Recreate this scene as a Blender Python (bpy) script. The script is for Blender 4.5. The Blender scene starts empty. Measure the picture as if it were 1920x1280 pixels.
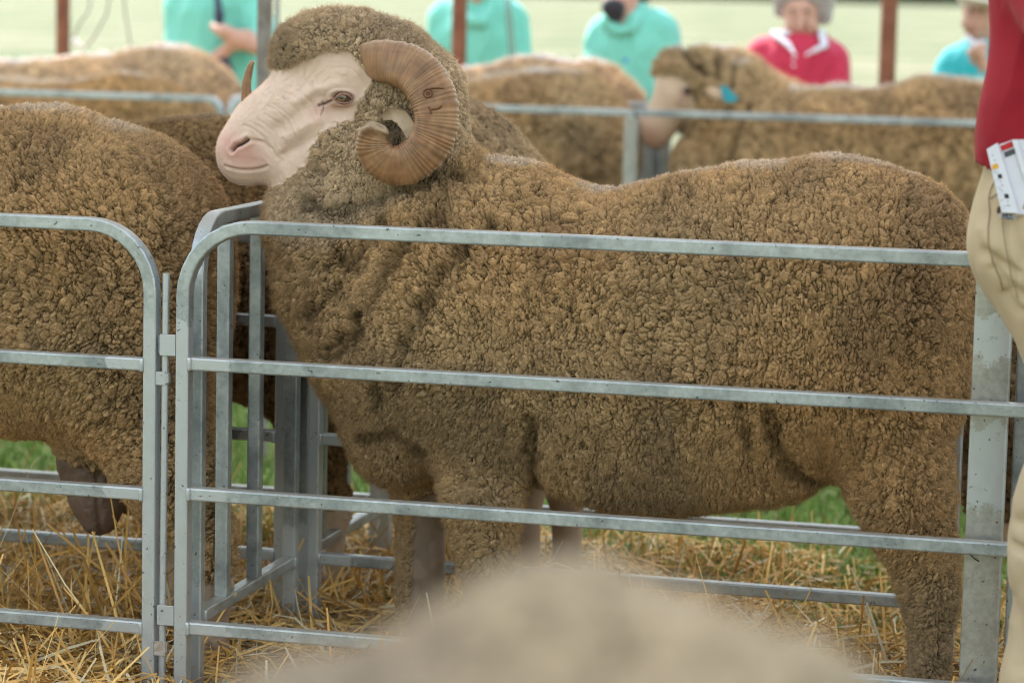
import bpy, math, random
import numpy as np
from mathutils import Vector, Matrix

# ------------------------------------------------------------------ camera
FPX, IW, IH = 5200.0, 1920.0, 1280.0
CAM = np.array([0.0, 0.0, 1.35])
_p = math.atan2(655.0, FPX); _r = math.radians(1.26)
_F = np.array([0, math.cos(_p), -math.sin(_p)])
_R0 = np.array([1.0, 0, 0]); _U0 = np.array([0, math.sin(_p), math.cos(_p)])
_R = math.cos(_r) * _R0 + math.sin(_r) * _U0
_U = -math.sin(_r) * _R0 + math.cos(_r) * _U0
scene = bpy.context.scene
cd = bpy.data.cameras.new("camera"); cam = bpy.data.objects.new("camera", cd)
scene.collection.objects.link(cam); scene.camera = cam
cd.sensor_width = 36; cd.lens = FPX / IW * 36; cd.clip_start = 0.05; cd.clip_end = 2000
M = Matrix(((_R[0], _U[0], -_F[0], CAM[0]), (_R[1], _U[1], -_F[1], CAM[1]), (_R[2], _U[2], -_F[2], CAM[2]), (0, 0, 0, 1)))
cam.matrix_world = M
cd.dof.use_dof = True; cd.dof.focus_distance = 4.85; cd.dof.aperture_fstop = 3.8

# ------------------------------------------------------------------ world, sun, exposure
SUN_EL, SUN_AZ = math.radians(47), math.radians(-28)      # azimuth from +Y, towards +X
world = bpy.data.worlds.new("World"); scene.world = world; world.use_nodes = True
wn = world.node_tree.nodes; wl = world.node_tree.links
bg = wn["Background"]; sky = wn.new("ShaderNodeTexSky"); sky.sky_type = 'NISHITA'; sky.sun_disc = False
sky.sun_elevation = SUN_EL; sky.sun_rotation = SUN_AZ
sky.air_density = 1.6; sky.dust_density = 1.5; sky.ozone_density = 1.0
wl.new(sky.outputs[0], bg.inputs[0]); bg.inputs[1].default_value = 0.15
sd = bpy.data.lights.new("sun", 'SUN'); sd.energy = 2.6; sd.angle = math.radians(6); sd.color = (1, .97, .93)
sun = bpy.data.objects.new("sun", sd); scene.collection.objects.link(sun)
_sv = Vector((math.sin(SUN_AZ) * math.cos(SUN_EL), math.cos(SUN_AZ) * math.cos(SUN_EL), math.sin(SUN_EL)))
sun.rotation_euler = (-_sv).to_track_quat('-Z', 'Y').to_euler(); sun.location = _sv * 30
vs = scene.view_settings; vs.view_transform = 'Standard'; vs.look = 'None'; vs.gamma = 1; vs.use_curve_mapping = False
vs.exposure = 1.65
cy = scene.cycles
cy.use_denoising = True
try: cy.denoiser = 'OPENIMAGEDENOISE'
except Exception: pass
cy.max_bounces = 7; cy.diffuse_bounces = 2; cy.glossy_bounces = 3; cy.transmission_bounces = 3; cy.sample_clamp_indirect = 6
cy.filter_width = 1.05
cy.use_adaptive_sampling = True; cy.adaptive_threshold = 0.015

# ------------------------------------------------------------------ pen frame: u along the fences, v away from the viewer
ANG = math.radians(14.0)
UV = np.array([math.cos(ANG), -math.sin(ANG), 0]); VV = np.array([math.sin(ANG), math.cos(ANG), 0]); ZZ = np.array([0, 0, 1.0])
def uvz(p): p = np.asarray(p, float); return np.stack([p @ UV, p @ VV, p[..., 2]], -1)
def wld(q): q = np.asarray(q, float); return q[..., 0:1] * UV + q[..., 1:2] * VV + q[..., 2:3] * ZZ
def ray(px, py): return _F + (px - 960) / FPX * _R - (py - 640) / FPX * _U
def Q(px, py, V):
    d = ray(px, py); t = V / (d @ VV); return uvz(CAM + t * d)      # CAM has v = 0
def scl(px, V):                                                      # metres per photo pixel at plane V
    d = ray(px, 640); return V / (d @ VV) / FPX
rng = np.random.default_rng(7); random.seed(7)

# ------------------------------------------------------------------ noise
def _hash(ix, iy, iz, s):
    f = lambda a: a.astype(np.int32).view(np.uint32)
    h = (f(ix) * np.uint32(73856093)) ^ (f(iy) * np.uint32(19349663)) ^ (f(iz) * np.uint32(83492791)) ^ np.uint32((s * 2654435761) & 0xffffffff)
    h ^= h >> np.uint32(16); h *= np.uint32(0x7feb352d); h ^= h >> np.uint32(15); h *= np.uint32(0x846ca68b); h ^= h >> np.uint32(16)
    return h
def vnoise(p, s=0):
    i = np.floor(p).astype(np.int32); f = (p - i).astype(np.float32); f = f * f * (3 - 2 * f)
    out = np.zeros(len(p), np.float32)
    for a in (0, 1):
        for b in (0, 1):
            for c in (0, 1):
                w = (f[:, 0] if a else 1 - f[:, 0]) * (f[:, 1] if b else 1 - f[:, 1]) * (f[:, 2] if c else 1 - f[:, 2])
                out += w * (_hash(i[:, 0] + a, i[:, 1] + b, i[:, 2] + c, s) / np.float32(4294967295.0))
    return out
def fbm(p, s=0, o=3):
    r = 0; a = .5; t = 0
    for k in range(o): r = r + a * vnoise(p * (2 ** k), s + k); t += a; a *= .5
    return r / t
def worley(p, s=0):
    N = len(p); F1 = np.full(N, 9., np.float32); F2 = np.full(N, 9., np.float32); ID = np.zeros(N, np.float32)
    for st in range(0, N, 150000):
        q = p[st:st + 150000].astype(np.float32); i = np.floor(q).astype(np.int32)
        f1 = F1[st:st + 150000]; f2 = F2[st:st + 150000]; idd = ID[st:st + 150000]
        for a in (-1, 0, 1):
            for b in (-1, 0, 1):
                for c in (-1, 0, 1):
                    h = _hash(i[:, 0] + a, i[:, 1] + b, i[:, 2] + c, s)
                    rx = (h & np.uint32(1023)) / np.float32(1023); ry = ((h >> np.uint32(10)) & np.uint32(1023)) / np.float32(1023)
                    rz = ((h >> np.uint32(20)) & np.uint32(1023)) / np.float32(1023)
                    d = (i[:, 0] + a + rx - q[:, 0]) ** 2 + (i[:, 1] + b + ry - q[:, 1]) ** 2 + (i[:, 2] + c + rz - q[:, 2]) ** 2
                    d = d.astype(np.float32)
                    n1 = d < f1
                    f2[:] = np.where(n1, f1, np.minimum(f2, d)); f1[:] = np.where(n1, d, f1); idd[:] = np.where(n1, rx * .5 + ry * .5, idd)
    return np.sqrt(F1), np.sqrt(F2), ID
def sstep(a, b, x): t = np.clip((x - a) / (b - a), 0, 1); return t * t * (3 - 2 * t)

# ------------------------------------------------------------------ scene helpers
def link(o, parent=None):
    scene.collection.objects.link(o)
    if parent is not None: o.parent = parent
    return o
def tag(o, label=None, cat=None, group=None, kind=None):
    if label: o['label'] = label
    if cat: o['category'] = cat
    if group: o['group'] = group
    if kind: o['kind'] = kind
    return o
ORI = {}
def root(name, q, label, cat, group=None):
    o = bpy.data.objects.new(name, None); o.empty_display_size = .1; link(o)
    o.location = tuple(wld(np.array(q, float))); o.rotation_euler = (0, 0, -ANG)
    ORI[o.name] = np.array(q, float); return tag(o, label, cat, group)
def mesh_obj(name, v, f, mat, parent=None, smooth=True, base=None, mats=None, mi=None):
    """v in u,v,z coordinates"""
    v = np.asarray(v, float)
    if parent is not None:
        top = parent
        while top.parent is not None: top = top.parent
        b = ORI[top.name]
    else:
        b = np.array(base if base is not None else [v[:, 0].mean(), v[:, 1].mean(), v[:, 2].min()])
    me = bpy.data.meshes.new(name)
    v = (v - b).astype(np.float32)
    f = f if isinstance(f, np.ndarray) else f
    if isinstance(f, np.ndarray):
        n, k = f.shape
        me.vertices.add(len(v)); me.vertices.foreach_set('co', v.ravel())
        me.loops.add(n * k); me.loops.foreach_set('vertex_index', f.astype(np.int32).ravel())
        me.polygons.add(n); me.polygons.foreach_set('loop_start', np.arange(0, n * k, k, dtype=np.int32))
        me.update(calc_edges=True)
    else:
        me.from_pydata([tuple(x) for x in v], [], f); me.update()
    me.polygons.foreach_set('use_smooth', np.full(len(me.polygons), smooth))
    for m in (mats or [mat]): me.materials.append(m)
    if mi is not None: me.polygons.foreach_set('material_index', np.asarray(mi, np.int32))
    o = bpy.data.objects.new(name, me)
    if parent is None:
        o.location = tuple(wld(b)); o.rotation_euler = (0, 0, -ANG); ORI[o.name] = b
    link(o, parent)
    return o
def set_col(me, col, name='Col'):
    a = me.color_attributes.new(name, 'FLOAT_COLOR', 'POINT')
    c = np.ones((len(col), 4), np.float32); c[:, :3] = col; a.data.foreach_set('color', c.ravel())
class MB:
    def __init__(s): s.v = []; s.f = []
    def add(s, v, f):
        n = sum(len(x) for x in s.v); s.v.append(np.asarray(v, float)); s.f += [tuple(i + n for i in q) for q in f]
    def box(s, c, d, ch=0.0):
        c = np.array(c, float); h = np.array(d, float) / 2
        ch = min(ch, h.min() * .9)
        if ch <= 0:
            P = [c + h * np.array(k) for k in [(-1, -1, -1), (1, -1, -1), (1, 1, -1), (-1, 1, -1), (-1, -1, 1), (1, -1, 1), (1, 1, 1), (-1, 1, 1)]]
            s.add(P, [(0, 3, 2, 1), (4, 5, 6, 7), (0, 1, 5, 4), (1, 2, 6, 5), (2, 3, 7, 6), (3, 0, 4, 7)]); return
        x, y = h[0] - ch, h[1] - ch
        ring = [(-x, -h[1]), (x, -h[1]), (h[0], -y), (h[0], y), (x, h[1]), (-x, h[1]), (-h[0], y), (-h[0], -y)]
        V = []
        for z, k in ((-h[2], ch), (-h[2] + ch, 0), (h[2] - ch, 0), (h[2], ch)):
            for a, b in ring: V.append(c + np.array([a * (1 - k / h[0]), b * (1 - k / h[1]), z]))
        F = [(0, 7, 6, 5, 4, 3, 2, 1), tuple(24 + i for i in range(8))]
        for L in range(3):
            for i in range(8): j = (i + 1) % 8; F.append((L * 8 + i, L * 8 + j, L * 8 + 8 + j, L * 8 + 8 + i))
        s.add(V, F)
    def sweep(s, path, prof, side, closed_caps=True, scale=None):
        """prof: list of (a,b); a along 'side' vector, b along the in-plane normal"""
        P = np.asarray(path, float); side = np.asarray(side, float); n = len(prof); V = []
        for i in range(len(P)):
            t = P[min(i + 1, len(P) - 1)] - P[max(i - 1, 0)]; t /= np.linalg.norm(t) + 1e-9
            sd_ = side - t * (side @ t); sd_ /= np.linalg.norm(sd_) + 1e-9; nn = np.cross(sd_, t); k = 1 if scale is None else scale[i]
            for a, b in prof: V.append(P[i] + sd_ * a * k + nn * b * k)
        F = []
        for i in range(len(P) - 1):
            for j in range(n): k = (j + 1) % n; F.append((i * n + j, i * n + k, i * n + n + k, i * n + n + j))
        if closed_caps: F.append(tuple(range(n - 1, -1, -1))); F.append(tuple((len(P) - 1) * n + j for j in range(n)))
        s.add(V, F)
    def tube(s, path, r, n=8, scale=None):
        P = np.asarray(path, float); d = P[-1] - P[0]; side = np.array([1, 0, 0.]) if abs(d[0]) < np.linalg.norm(d) * .8 else np.array([0, 0, 1.])
        s.sweep(P, [(r * math.cos(2 * math.pi * k / n), r * math.sin(2 * math.pi * k / n)) for k in range(n)], side, True, scale)
    def sph(s, c, r, n=14, m=9):
        c = np.array(c, float); r = np.ones(3) * r; V = [c + r * np.array([0, 0, -1])]; F = []
        for i in range(1, m):
            th = math.pi * i / m
            for j in range(n): ph = 2 * math.pi * j / n; V.append(c + r * np.array([math.sin(th) * math.cos(ph), math.sin(th) * math.sin(ph), -math.cos(th)]))
        V.append(c + r * np.array([0, 0, 1])); L = len(V) - 1
        for j in range(n): k = (j + 1) % n; F.append((0, 1 + k, 1 + j)); F.append((L, 1 + (m - 2) * n + j, 1 + (m - 2) * n + k))
        for i in range(m - 2):
            for j in range(n): k = (j + 1) % n; F.append((1 + i * n + j, 1 + i * n + k, 1 + i * n + n + k, 1 + i * n + n + j))
        s.add(V, F)
    def build(s, name, mat, parent=None, smooth=False, base=None):
        return mesh_obj(name, np.concatenate(s.v), s.f, mat, parent, smooth, base)
def rrect(w, h, r, n=4):
    out = []
    for cx, cy_, a0 in ((w / 2 - r, h / 2 - r, 0), (-w / 2 + r, h / 2 - r, 90), (-w / 2 + r, -h / 2 + r, 180), (w / 2 - r, -h / 2 + r, 270)):
        for k in range(n): a = math.radians(a0 + 90 * k / (n - 1)); out.append((cx + r * math.cos(a), cy_ + r * math.sin(a)))
    return out
def shade_edges(o, ang=40):
    me = o.data; me.polygons.foreach_set('use_smooth', [True] * len(me.polygons)); me.set_sharp_from_angle(angle=math.radians(ang))

# ------------------------------------------------------------------ materials
def newmat(name):
    m = bpy.data.materials.new(name); m.use_nodes = True; nt = m.node_tree; return m, nt.nodes, nt.links, nt.nodes['Principled BSDF']
def ramp(n, l, src, stops):
    r = n.new('ShaderNodeValToRGB'); l.new(src, r.inputs[0]); e = r.color_ramp.elements
    while len(e) < len(stops): e.new(.5)
    for i, (p, c) in enumerate(stops): e[i].position = p; e[i].color = (*c, 1) if len(c) == 3 else c
    return r
def noise(n, l, scale, detail=4, rough=.6, vec=None, dist=0):
    t = n.new('ShaderNodeTexNoise'); t.inputs['Scale'].default_value = scale; t.inputs['Detail'].default_value = detail
    t.inputs['Roughness'].default_value = rough; t.inputs['Distortion'].default_value = dist
    if vec is None: tc = n.new('ShaderNodeTexCoord'); vec = tc.outputs['Object']
    l.new(vec, t.inputs['Vector']); return t
def bump(n, l, src, bs, strength=.3, dist=.002):
    b = n.new('ShaderNodeBump'); b.inputs['Strength'].default_value = strength; b.inputs['Distance'].default_value = dist
    l.new(src, b.inputs['Height']); l.new(b.outputs[0], bs.inputs['Normal'])
def simple(name, c1, c2=None, scale=20, rough=.7, metal=0, bs_=.0, bd=.002, detail=4):
    m, n, l, b = newmat(name); c2 = c2 or c1
    t = noise(n, l, scale, detail); r = ramp(n, l, t.outputs['Fac'], [(.35, c1), (.65, c2)]); l.new(r.outputs[0], b.inputs['Base Color'])
    b.inputs['Roughness'].default_value = rough; b.inputs['Metallic'].default_value = metal
    if bs_: bump(n, l, t.outputs['Fac'], b, bs_, bd)
    return m
def mat_wool(name):
    m, n, l, b = newmat(name); n.remove(b); out = n['Material Output']
    a = n.new('ShaderNodeAttribute'); a.attribute_name = 'Col'
    t = noise(n, l, 450, 2); mx = n.new('ShaderNodeMix'); mx.data_type = 'RGBA'; mx.blend_type = 'MULTIPLY'; mx.inputs[0].default_value = .5
    r = ramp(n, l, t.outputs['Fac'], [(.3, (.55, .55, .55)), (.7, (1.3, 1.3, 1.3))])
    l.new(a.outputs['Color'], mx.inputs[6]); l.new(r.outputs[0], mx.inputs[7])
    d = n.new('ShaderNodeBsdfDiffuse'); d.inputs['Roughness'].default_value = .6; l.new(mx.outputs[2], d.inputs[0])
    bp = n.new('ShaderNodeBump'); bp.inputs['Strength'].default_value = .5; bp.inputs['Distance'].default_value = .001
    l.new(t.outputs['Fac'], bp.inputs['Height']); l.new(bp.outputs[0], d.inputs['Normal'])
    l.new(d.outputs[0], out.inputs[0]); return m
def mat_fibre(name):
    m, n, l, b = newmat(name); n.remove(b); out = n['Material Output']
    a = n.new('ShaderNodeAttribute'); a.attribute_name = 'Col'
    d = n.new('ShaderNodeBsdfDiffuse'); t = n.new('ShaderNodeBsdfTranslucent'); mx = n.new('ShaderNodeMixShader'); mx.inputs[0].default_value = .38
    l.new(a.outputs['Color'], d.inputs[0]); l.new(a.outputs['Color'], t.inputs[0]); l.new(d.outputs[0], mx.inputs[1]); l.new(t.outputs[0], mx.inputs[2])
    l.new(mx.outputs[0], out.inputs[0]); return m
def mat_col(name, rough=.6, sss=0, bs_=0, scale=300, metal=0, coat=0):
    m, n, l, b = newmat(name); a = n.new('ShaderNodeAttribute'); a.attribute_name = 'Col'; l.new(a.outputs['Color'], b.inputs['Base Color'])
    b.inputs['Roughness'].default_value = rough; b.inputs['Metallic'].default_value = metal
    if sss: b.inputs['Subsurface Weight'].default_value = sss; b.inputs['Subsurface Radius'].default_value = (.008, .004, .002); b.inputs['Subsurface Scale'].default_value = 1
    if coat: b.inputs['Coat Weight'].default_value = coat
    if bs_: t = noise(n, l, scale, 3); bump(n, l, t.outputs['Fac'], b, bs_, .001)
    return m
def mat_galv(name, tint=(.44, .485, .505), dark=(.27, .305, .325)):
    m, n, l, b = newmat(name)
    tc = n.new('ShaderNodeTexCoord'); mp = n.new('ShaderNodeMapping'); l.new(tc.outputs['Object'], mp.inputs[0])
    t1 = noise(n, l, 9, 5, .65, mp.outputs[0]); t2 = noise(n, l, 90, 4, .7, mp.outputs[0]); t3 = noise(n, l, 38, 6, .8, mp.outputs[0])
    r1 = ramp(n, l, t1.outputs['Fac'], [(.35, dark), (.55, tint), (.8, tuple(min(1, x * 1.2) for x in tint))])
    r2 = ramp(n, l, t2.outputs['Fac'], [(.3, (.8, .8, .8)), (.7, (1.1, 1.1, 1.1))])
    mx = n.new('ShaderNodeMix'); mx.data_type = 'RGBA'; mx.blend_type = 'MULTIPLY'; mx.inputs[0].default_value = 1
    l.new(r1.outputs[0], mx.inputs[6]); l.new(r2.outputs[0], mx.inputs[7])
    # silver touch-up paint near the welds
    a = n.new('ShaderNodeAttribute'); a.attribute_name = 'paint'
    ad = n.new('ShaderNodeMath'); ad.operation = 'ADD'; l.new(a.outputs['Fac'], ad.inputs[0]); l.new(t3.outputs['Fac'], ad.inputs[1])
    pr = ramp(n, l, ad.outputs[0], [(.0, (0, 0, 0)), (.96, (0, 0, 0)), (1.0, (1, 1, 1))])
    m2 = n.new('ShaderNodeMix'); m2.data_type = 'RGBA'; l.new(pr.outputs[0], m2.inputs[0]); l.new(mx.outputs[2], m2.inputs[6]); m2.inputs[7].default_value = (.50, .535, .565, 1)
    # dirt specks
    t4 = noise(n, l, 120, 2, .5, mp.outputs[0]); sp = ramp(n, l, t4.outputs['Fac'], [(.26, (.12, .1, .08)), (.31, (1, 1, 1))])
    m3 = n.new('ShaderNodeMix'); m3.data_type = 'RGBA'; m3.blend_type = 'MULTIPLY'; m3.inputs[0].default_value = .8
    l.new(m2.outputs[2], m3.inputs[6]); l.new(sp.outputs[0], m3.inputs[7])
    ge = n.new('ShaderNodeNewGeometry'); sx = n.new('ShaderNodeSeparateXYZ'); l.new(ge.outputs['Normal'], sx.inputs[0]); du = ramp(n, l, sx.outputs['Z'], [(.55, (0, 0, 0)), (.9, (.75, .75, .75))])
    m4 = n.new('ShaderNodeMix'); m4.data_type = 'RGBA'; l.new(du.outputs[0], m4.inputs[0]); l.new(m3.outputs[2], m4.inputs[6]); m4.inputs[7].default_value = (.27, .235, .175, 1)
    l.new(m4.outputs[2], b.inputs['Base Color']); mt = n.new('ShaderNodeMath'); mt.operation = 'MULTIPLY_ADD'; l.new(du.outputs[0], mt.inputs[0]); mt.inputs[1].default_value = -.6; mt.inputs[2].default_value = .6; l.new(mt.outputs[0], b.inputs['Metallic'])
    rr = ramp(n, l, t2.outputs['Fac'], [(.3, (.28,) * 3), (.7, (.46,) * 3)]); l.new(rr.outputs[0], b.inputs['Roughness'])
    bump(n, l, t2.outputs['Fac'], b, .25, .0006)
    return m
WOOL = mat_wool('wool'); FIB = mat_fibre('wool_fibre'); GALV = mat_galv('galvanised'); GALVD = mat_galv('galvanised_dull', (.36, .38, .40), (.22, .24, .26))
HORN = mat_col('horn', .5, 0, .25, 260); EYEM = mat_col('eyeball', .08, 0, 0, coat=.6)
LID = simple('eyelid_skin', (.33, .17, .12), (.2, .10, .075), 200, .45)
MARK = simple('brand_burn', (.11, .042, .016), (.16, .065, .028), 200, .8)
EAR = mat_col('ear_skin', .6, .1, .3)
RUST = simple('rusty_pipe', (.16, .055, .028), (.24, .10, .055), 14, .75, .1, .3)
GPOLE = simple('weathered_pole', (.17, .145, .12), (.27, .25, .22), 22, .7, .1, .3)

# ------------------------------------------------------------------ signed-distance modelling
class Prim:
    __slots__ = ('a', 'b', 'ra', 'rb', 's', 't', 'sub')
    def __init__(s, a, b, ra, rb, sq=1., t=0, sub=0): s.a = np.array(a, float); s.b = np.array(b, float); s.ra = ra; s.rb = rb; s.s = sq; s.t = t; s.sub = sub
    def dist(s, X):
        a = s.a.astype(np.float32); b = s.b.astype(np.float32).copy(); p = X - a
        ba = b - a
        k = np.array([1, 1 / s.s, 1], np.float32); p = p * k; ba = ba * k
        L = float(ba @ ba)
        h = np.clip((p @ ba) / L, 0, 1) if L > 1e-10 else np.zeros(p.shape[:-1], np.float32)
        q = p - h[..., None] * ba
        d = np.sqrt((q * q).sum(-1)) - (s.ra + (s.rb - s.ra) * h)
        return d * min(1., s.s)
    def bb(s):
        r = max(s.ra, s.rb); e = np.array([r, r * s.s, r]); return np.minimum(s.a, s.b) - e, np.maximum(s.a, s.b) + e
def smin(a, b, k): h = np.clip(.5 + .5 * (b - a) / k, 0, 1); return b + (a - b) * h - k * h * (1 - h)
def C(V, p, q=None, s=.85, t=0, dv=(0, 0), sub=0):
    """capsule between photo points p=(px,py,r) and q, r in photo pixels, standing at fence-plane V"""
    q = q or p
    a = Q(p[0], p[1], V + dv[0]); b = Q(q[0], q[1], V + dv[1])
    return Prim(a, b, p[2] * scl(p[0], V + dv[0]), q[2] * scl(q[0], V + dv[1]), s, t, sub)
def field(prims, X, k):
    F = np.full(X.shape[:-1], 1.0, np.float32)
    for p in prims:
        if p.sub: continue
        F = smin(F, p.dist(X), k)
    for p in prims:
        if p.sub: F = -smin(-F, p.dist(X), k * .4)
    return F
def sdf_mesh(prims, h, k):
    lo = np.min([p.bb()[0] for p in prims if not p.sub], 0) - 3 * h - k * .3; hi = np.max([p.bb()[1] for p in prims if not p.sub], 0) + 3 * h + k * .3
    n = np.ceil((hi - lo) / h).astype(int) + 1
    ax = [(lo[i] + h * np.arange(n[i])).astype(np.float32) for i in range(3)]
    F = np.full(n, 1.0, np.float32)
    for ps in (False, True):
        for p in prims:
            if bool(p.sub) != ps: continue
            bl, bh = p.bb(); m = k + 4 * h
            i0 = np.clip(((bl - m - lo) / h).astype(int), 0, n - 1); i1 = np.clip(((bh + m - lo) / h).astype(int) + 2, 1, n)
            sl = tuple(slice(i0[i], i1[i]) for i in range(3))
            X = np.stack(np.meshgrid(*[ax[i][sl[i]] for i in range(3)], indexing='ij'), -1)
            d = p.dist(X)
            F[sl] = -smin(-F[sl], d, k * .4) if ps else smin(F[sl], d, k)
    S = F < 0
    cnt = np.zeros(tuple(n - 1), np.int8)
    for a in (0, 1):
        for b in (0, 1):
            for c in (0, 1): cnt += S[a:n[0] - 1 + a, b:n[1] - 1 + b, c:n[2] - 1 + c]
    mix = (cnt > 0) & (cnt < 8); ci = np.argwhere(mix); idx = np.full(cnt.shape, -1, np.int32); idx[mix] = np.arange(len(ci))
    pos = np.zeros((len(ci), 3)); w = np.zeros(len(ci))
    for d in range(3):
        o = [x for x in range(3) if x != d]
        for a in (0, 1):
            for b in (0, 1):
                c0 = ci.copy(); c0[:, o[0]] += a; c0[:, o[1]] += b; c1 = c0.copy(); c1[:, d] += 1
                f0 = F[tuple(c0.T)]; f1 = F[tuple(c1.T)]; m = (f0 < 0) != (f1 < 0)
                t = np.where(m, f0 / np.where(m, f0 - f1, 1), 0)
                pt = c0.astype(float); pt[:, d] += t; pos[m] += pt[m]; w[m] += 1
    v = lo + h * pos / w[:, None]
    faces = []
    for d in range(3):
        o = [(d + 1) % 3, (d + 2) % 3]
        s0 = [slice(None)] * 3; s1 = [slice(None)] * 3; s0[d] = slice(0, n[d] - 1); s1[d] = slice(1, n[d])
        A = S[tuple(s0)]; B = S[tuple(s1)]; e = np.argwhere(A != B); fl = A[tuple(e.T)]
        ok = (e[:, o[0]] > 0) & (e[:, o[1]] > 0) & (e[:, o[0]] < n[o[0]] - 1) & (e[:, o[1]] < n[o[1]] - 1); e = e[ok]; fl = fl[ok]
        def cell(a, b): c = e.copy(); c[:, o[0]] -= a; c[:, o[1]] -= b; return idx[tuple(c.T)]
        q = np.stack([cell(1, 1), cell(0, 1), cell(0, 0), cell(1, 0)], 1); q[~fl] = q[~fl][:, ::-1]; faces.append(q)
    return v, np.concatenate(faces)
def smooth_sub(v, f, levels, its=0):
    me = bpy.data.meshes.new('tmp'); n = len(f)
    me.vertices.add(len(v)); me.vertices.foreach_set('co', v.astype(np.float32).ravel()); me.loops.add(n * 4); me.loops.foreach_set('vertex_index', f.astype(np.int32).ravel())
    me.polygons.add(n); me.polygons.foreach_set('loop_start', np.arange(0, n * 4, 4, dtype=np.int32)); me.update(calc_edges=True)
    o = bpy.data.objects.new('tmp', me); scene.collection.objects.link(o)
    if its: s = o.modifiers.new('s', 'SMOOTH'); s.iterations = its; s.factor = .5
    if levels: m = o.modifiers.new('m', 'SUBSURF'); m.levels = levels; m.render_levels = levels
    dg = bpy.context.evaluated_depsgraph_get(); e = o.evaluated_get(dg); m2 = e.to_mesh()
    V = np.empty(len(m2.vertices) * 3, np.float32); m2.vertices.foreach_get('co', V); L = np.empty(len(m2.loops), np.int32); m2.loops.foreach_get('vertex_index', L)
    N = np.empty(len(m2.vertices) * 3, np.float32); m2.vertex_normals.foreach_get('vector', N)
    e.to_mesh_clear(); bpy.data.objects.remove(o); bpy.data.meshes.remove(me)
    return V.reshape(-1, 3).astype(float), L.reshape(-1, 4), N.reshape(-1, 3).astype(float)

# ------------------------------------------------------------------ sheep
TAN = np.array([.485, .320, .163]); DRK = np.array([.20, .135, .085]); GRY = np.array([.36, .285, .19]); PALE = np.array([.50, .43, .34])
CL = {}
def wool_detail(v, n, cell=.0125, depth=.0085, seed=0, stretch=.60, folds=.006, cellmap=None, upw=.30):
    """displacement (m) and per-vertex colour of a merino fleece: staples that part in cracks"""
    q = v.copy(); w = np.stack([vnoise(v * 42, seed + 1), vnoise(v * 42, seed + 5), vnoise(v * 42, seed + 9)], 1) - .5
    q += w * .013; w = np.stack([vnoise(v * 240, seed + 2), vnoise(v * 240, seed + 6), vnoise(v * 240, seed + 8)], 1) - .5
    q += w * cell * .42
    lean = (vnoise(v * 4, seed + 21) - .5) * .16
    q2 = np.stack([q[:, 0] + lean, q[:, 1], q[:, 2] * stretch], 1)
    if cellmap is not None: q2 = q2 * cellmap(v)[:, None]
    f1, f2, idc = worley(q2 / cell, seed + 31)
    g1, g2, idg = worley(q2 * np.array([1, 1, 1.25]) / (cell * .55), seed + 57)
    k1, k2, idk = worley(q / (cell * 4.5) * np.array([1, 1, .5]), seed + 77)
    e1, e2, e3 = f2 - f1, g2 - g1, k2 - k1
    par = vnoise(v * 75, seed + 17)                                   # cracks open and close along their length
    wd1 = .24 + .50 * par; dome = np.sqrt(np.clip(1 - (1 - np.clip(e1 / wd1, 0, 1)) ** 2, 0, 1)); dome = dome + (1 - dome) * sstep(.50, .28, par) * .6
    par2 = vnoise(v * 160, seed + 19); dome2 = np.sqrt(np.clip(1 - (1 - np.clip(e2 / .55, 0, 1)) ** 2, 0, 1)); dome2 = dome2 + (1 - dome2) * (1 - par2) * .6
    crk3 = sstep(0, .10, e3 + .05 * (par2 - .5)); kk = sstep(.42, .62, vnoise(v * 8, seed + 13))
    amp = .65 + .7 * vnoise(v * 9, seed + 41)
    d = depth * amp * (dome * .85 + .45 * (idc - .5)) + depth * .55 * amp * dome2 - depth * .8 * (1 - crk3) * kk - depth * .5
    d += folds * (fbm(v * np.array([11, 11, 7]), seed + 61, 2) - .5) * 2 + depth * .25 * (vnoise(v * 330, seed + 14) - .5)
    pn = fbm(v * np.array([9, 9, 5]), seed + 71, 3); patch = sstep(.46, .68, pn)
    tone = (.82 + .34 * idc + .34 * (idg - .5)) * (.84 + .32 * vnoise(v * 420, seed + 15))
    base = TAN + (DRK - TAN) * (patch * .42)[:, None]
    up = sstep(.93, .998, n[:, 2])[:, None] * upw; base = base * (1 - up) + np.array([.62, .55, .47]) * up       # pale rim of sky back light painted onto upward-facing wool
    warm = (vnoise(v * 4.5, seed + 91) - .5)[:, None] * np.array([.16, .02, -.12])
    c = (base * (1 + warm)) * tone[:, None]
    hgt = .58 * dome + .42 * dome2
    c = c * (.07 + .93 * sstep(.20, .86, hgt))[:, None]        # grease and shade between the staples, both painted into the colour
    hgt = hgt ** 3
    a1 = idc * 40.0; cdir = np.stack([np.cos(a1), np.cos(a1 * 1.7) * .4, np.sin(a1)], 1); CL['dir'] = cdir
    return d, c, hgt
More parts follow.
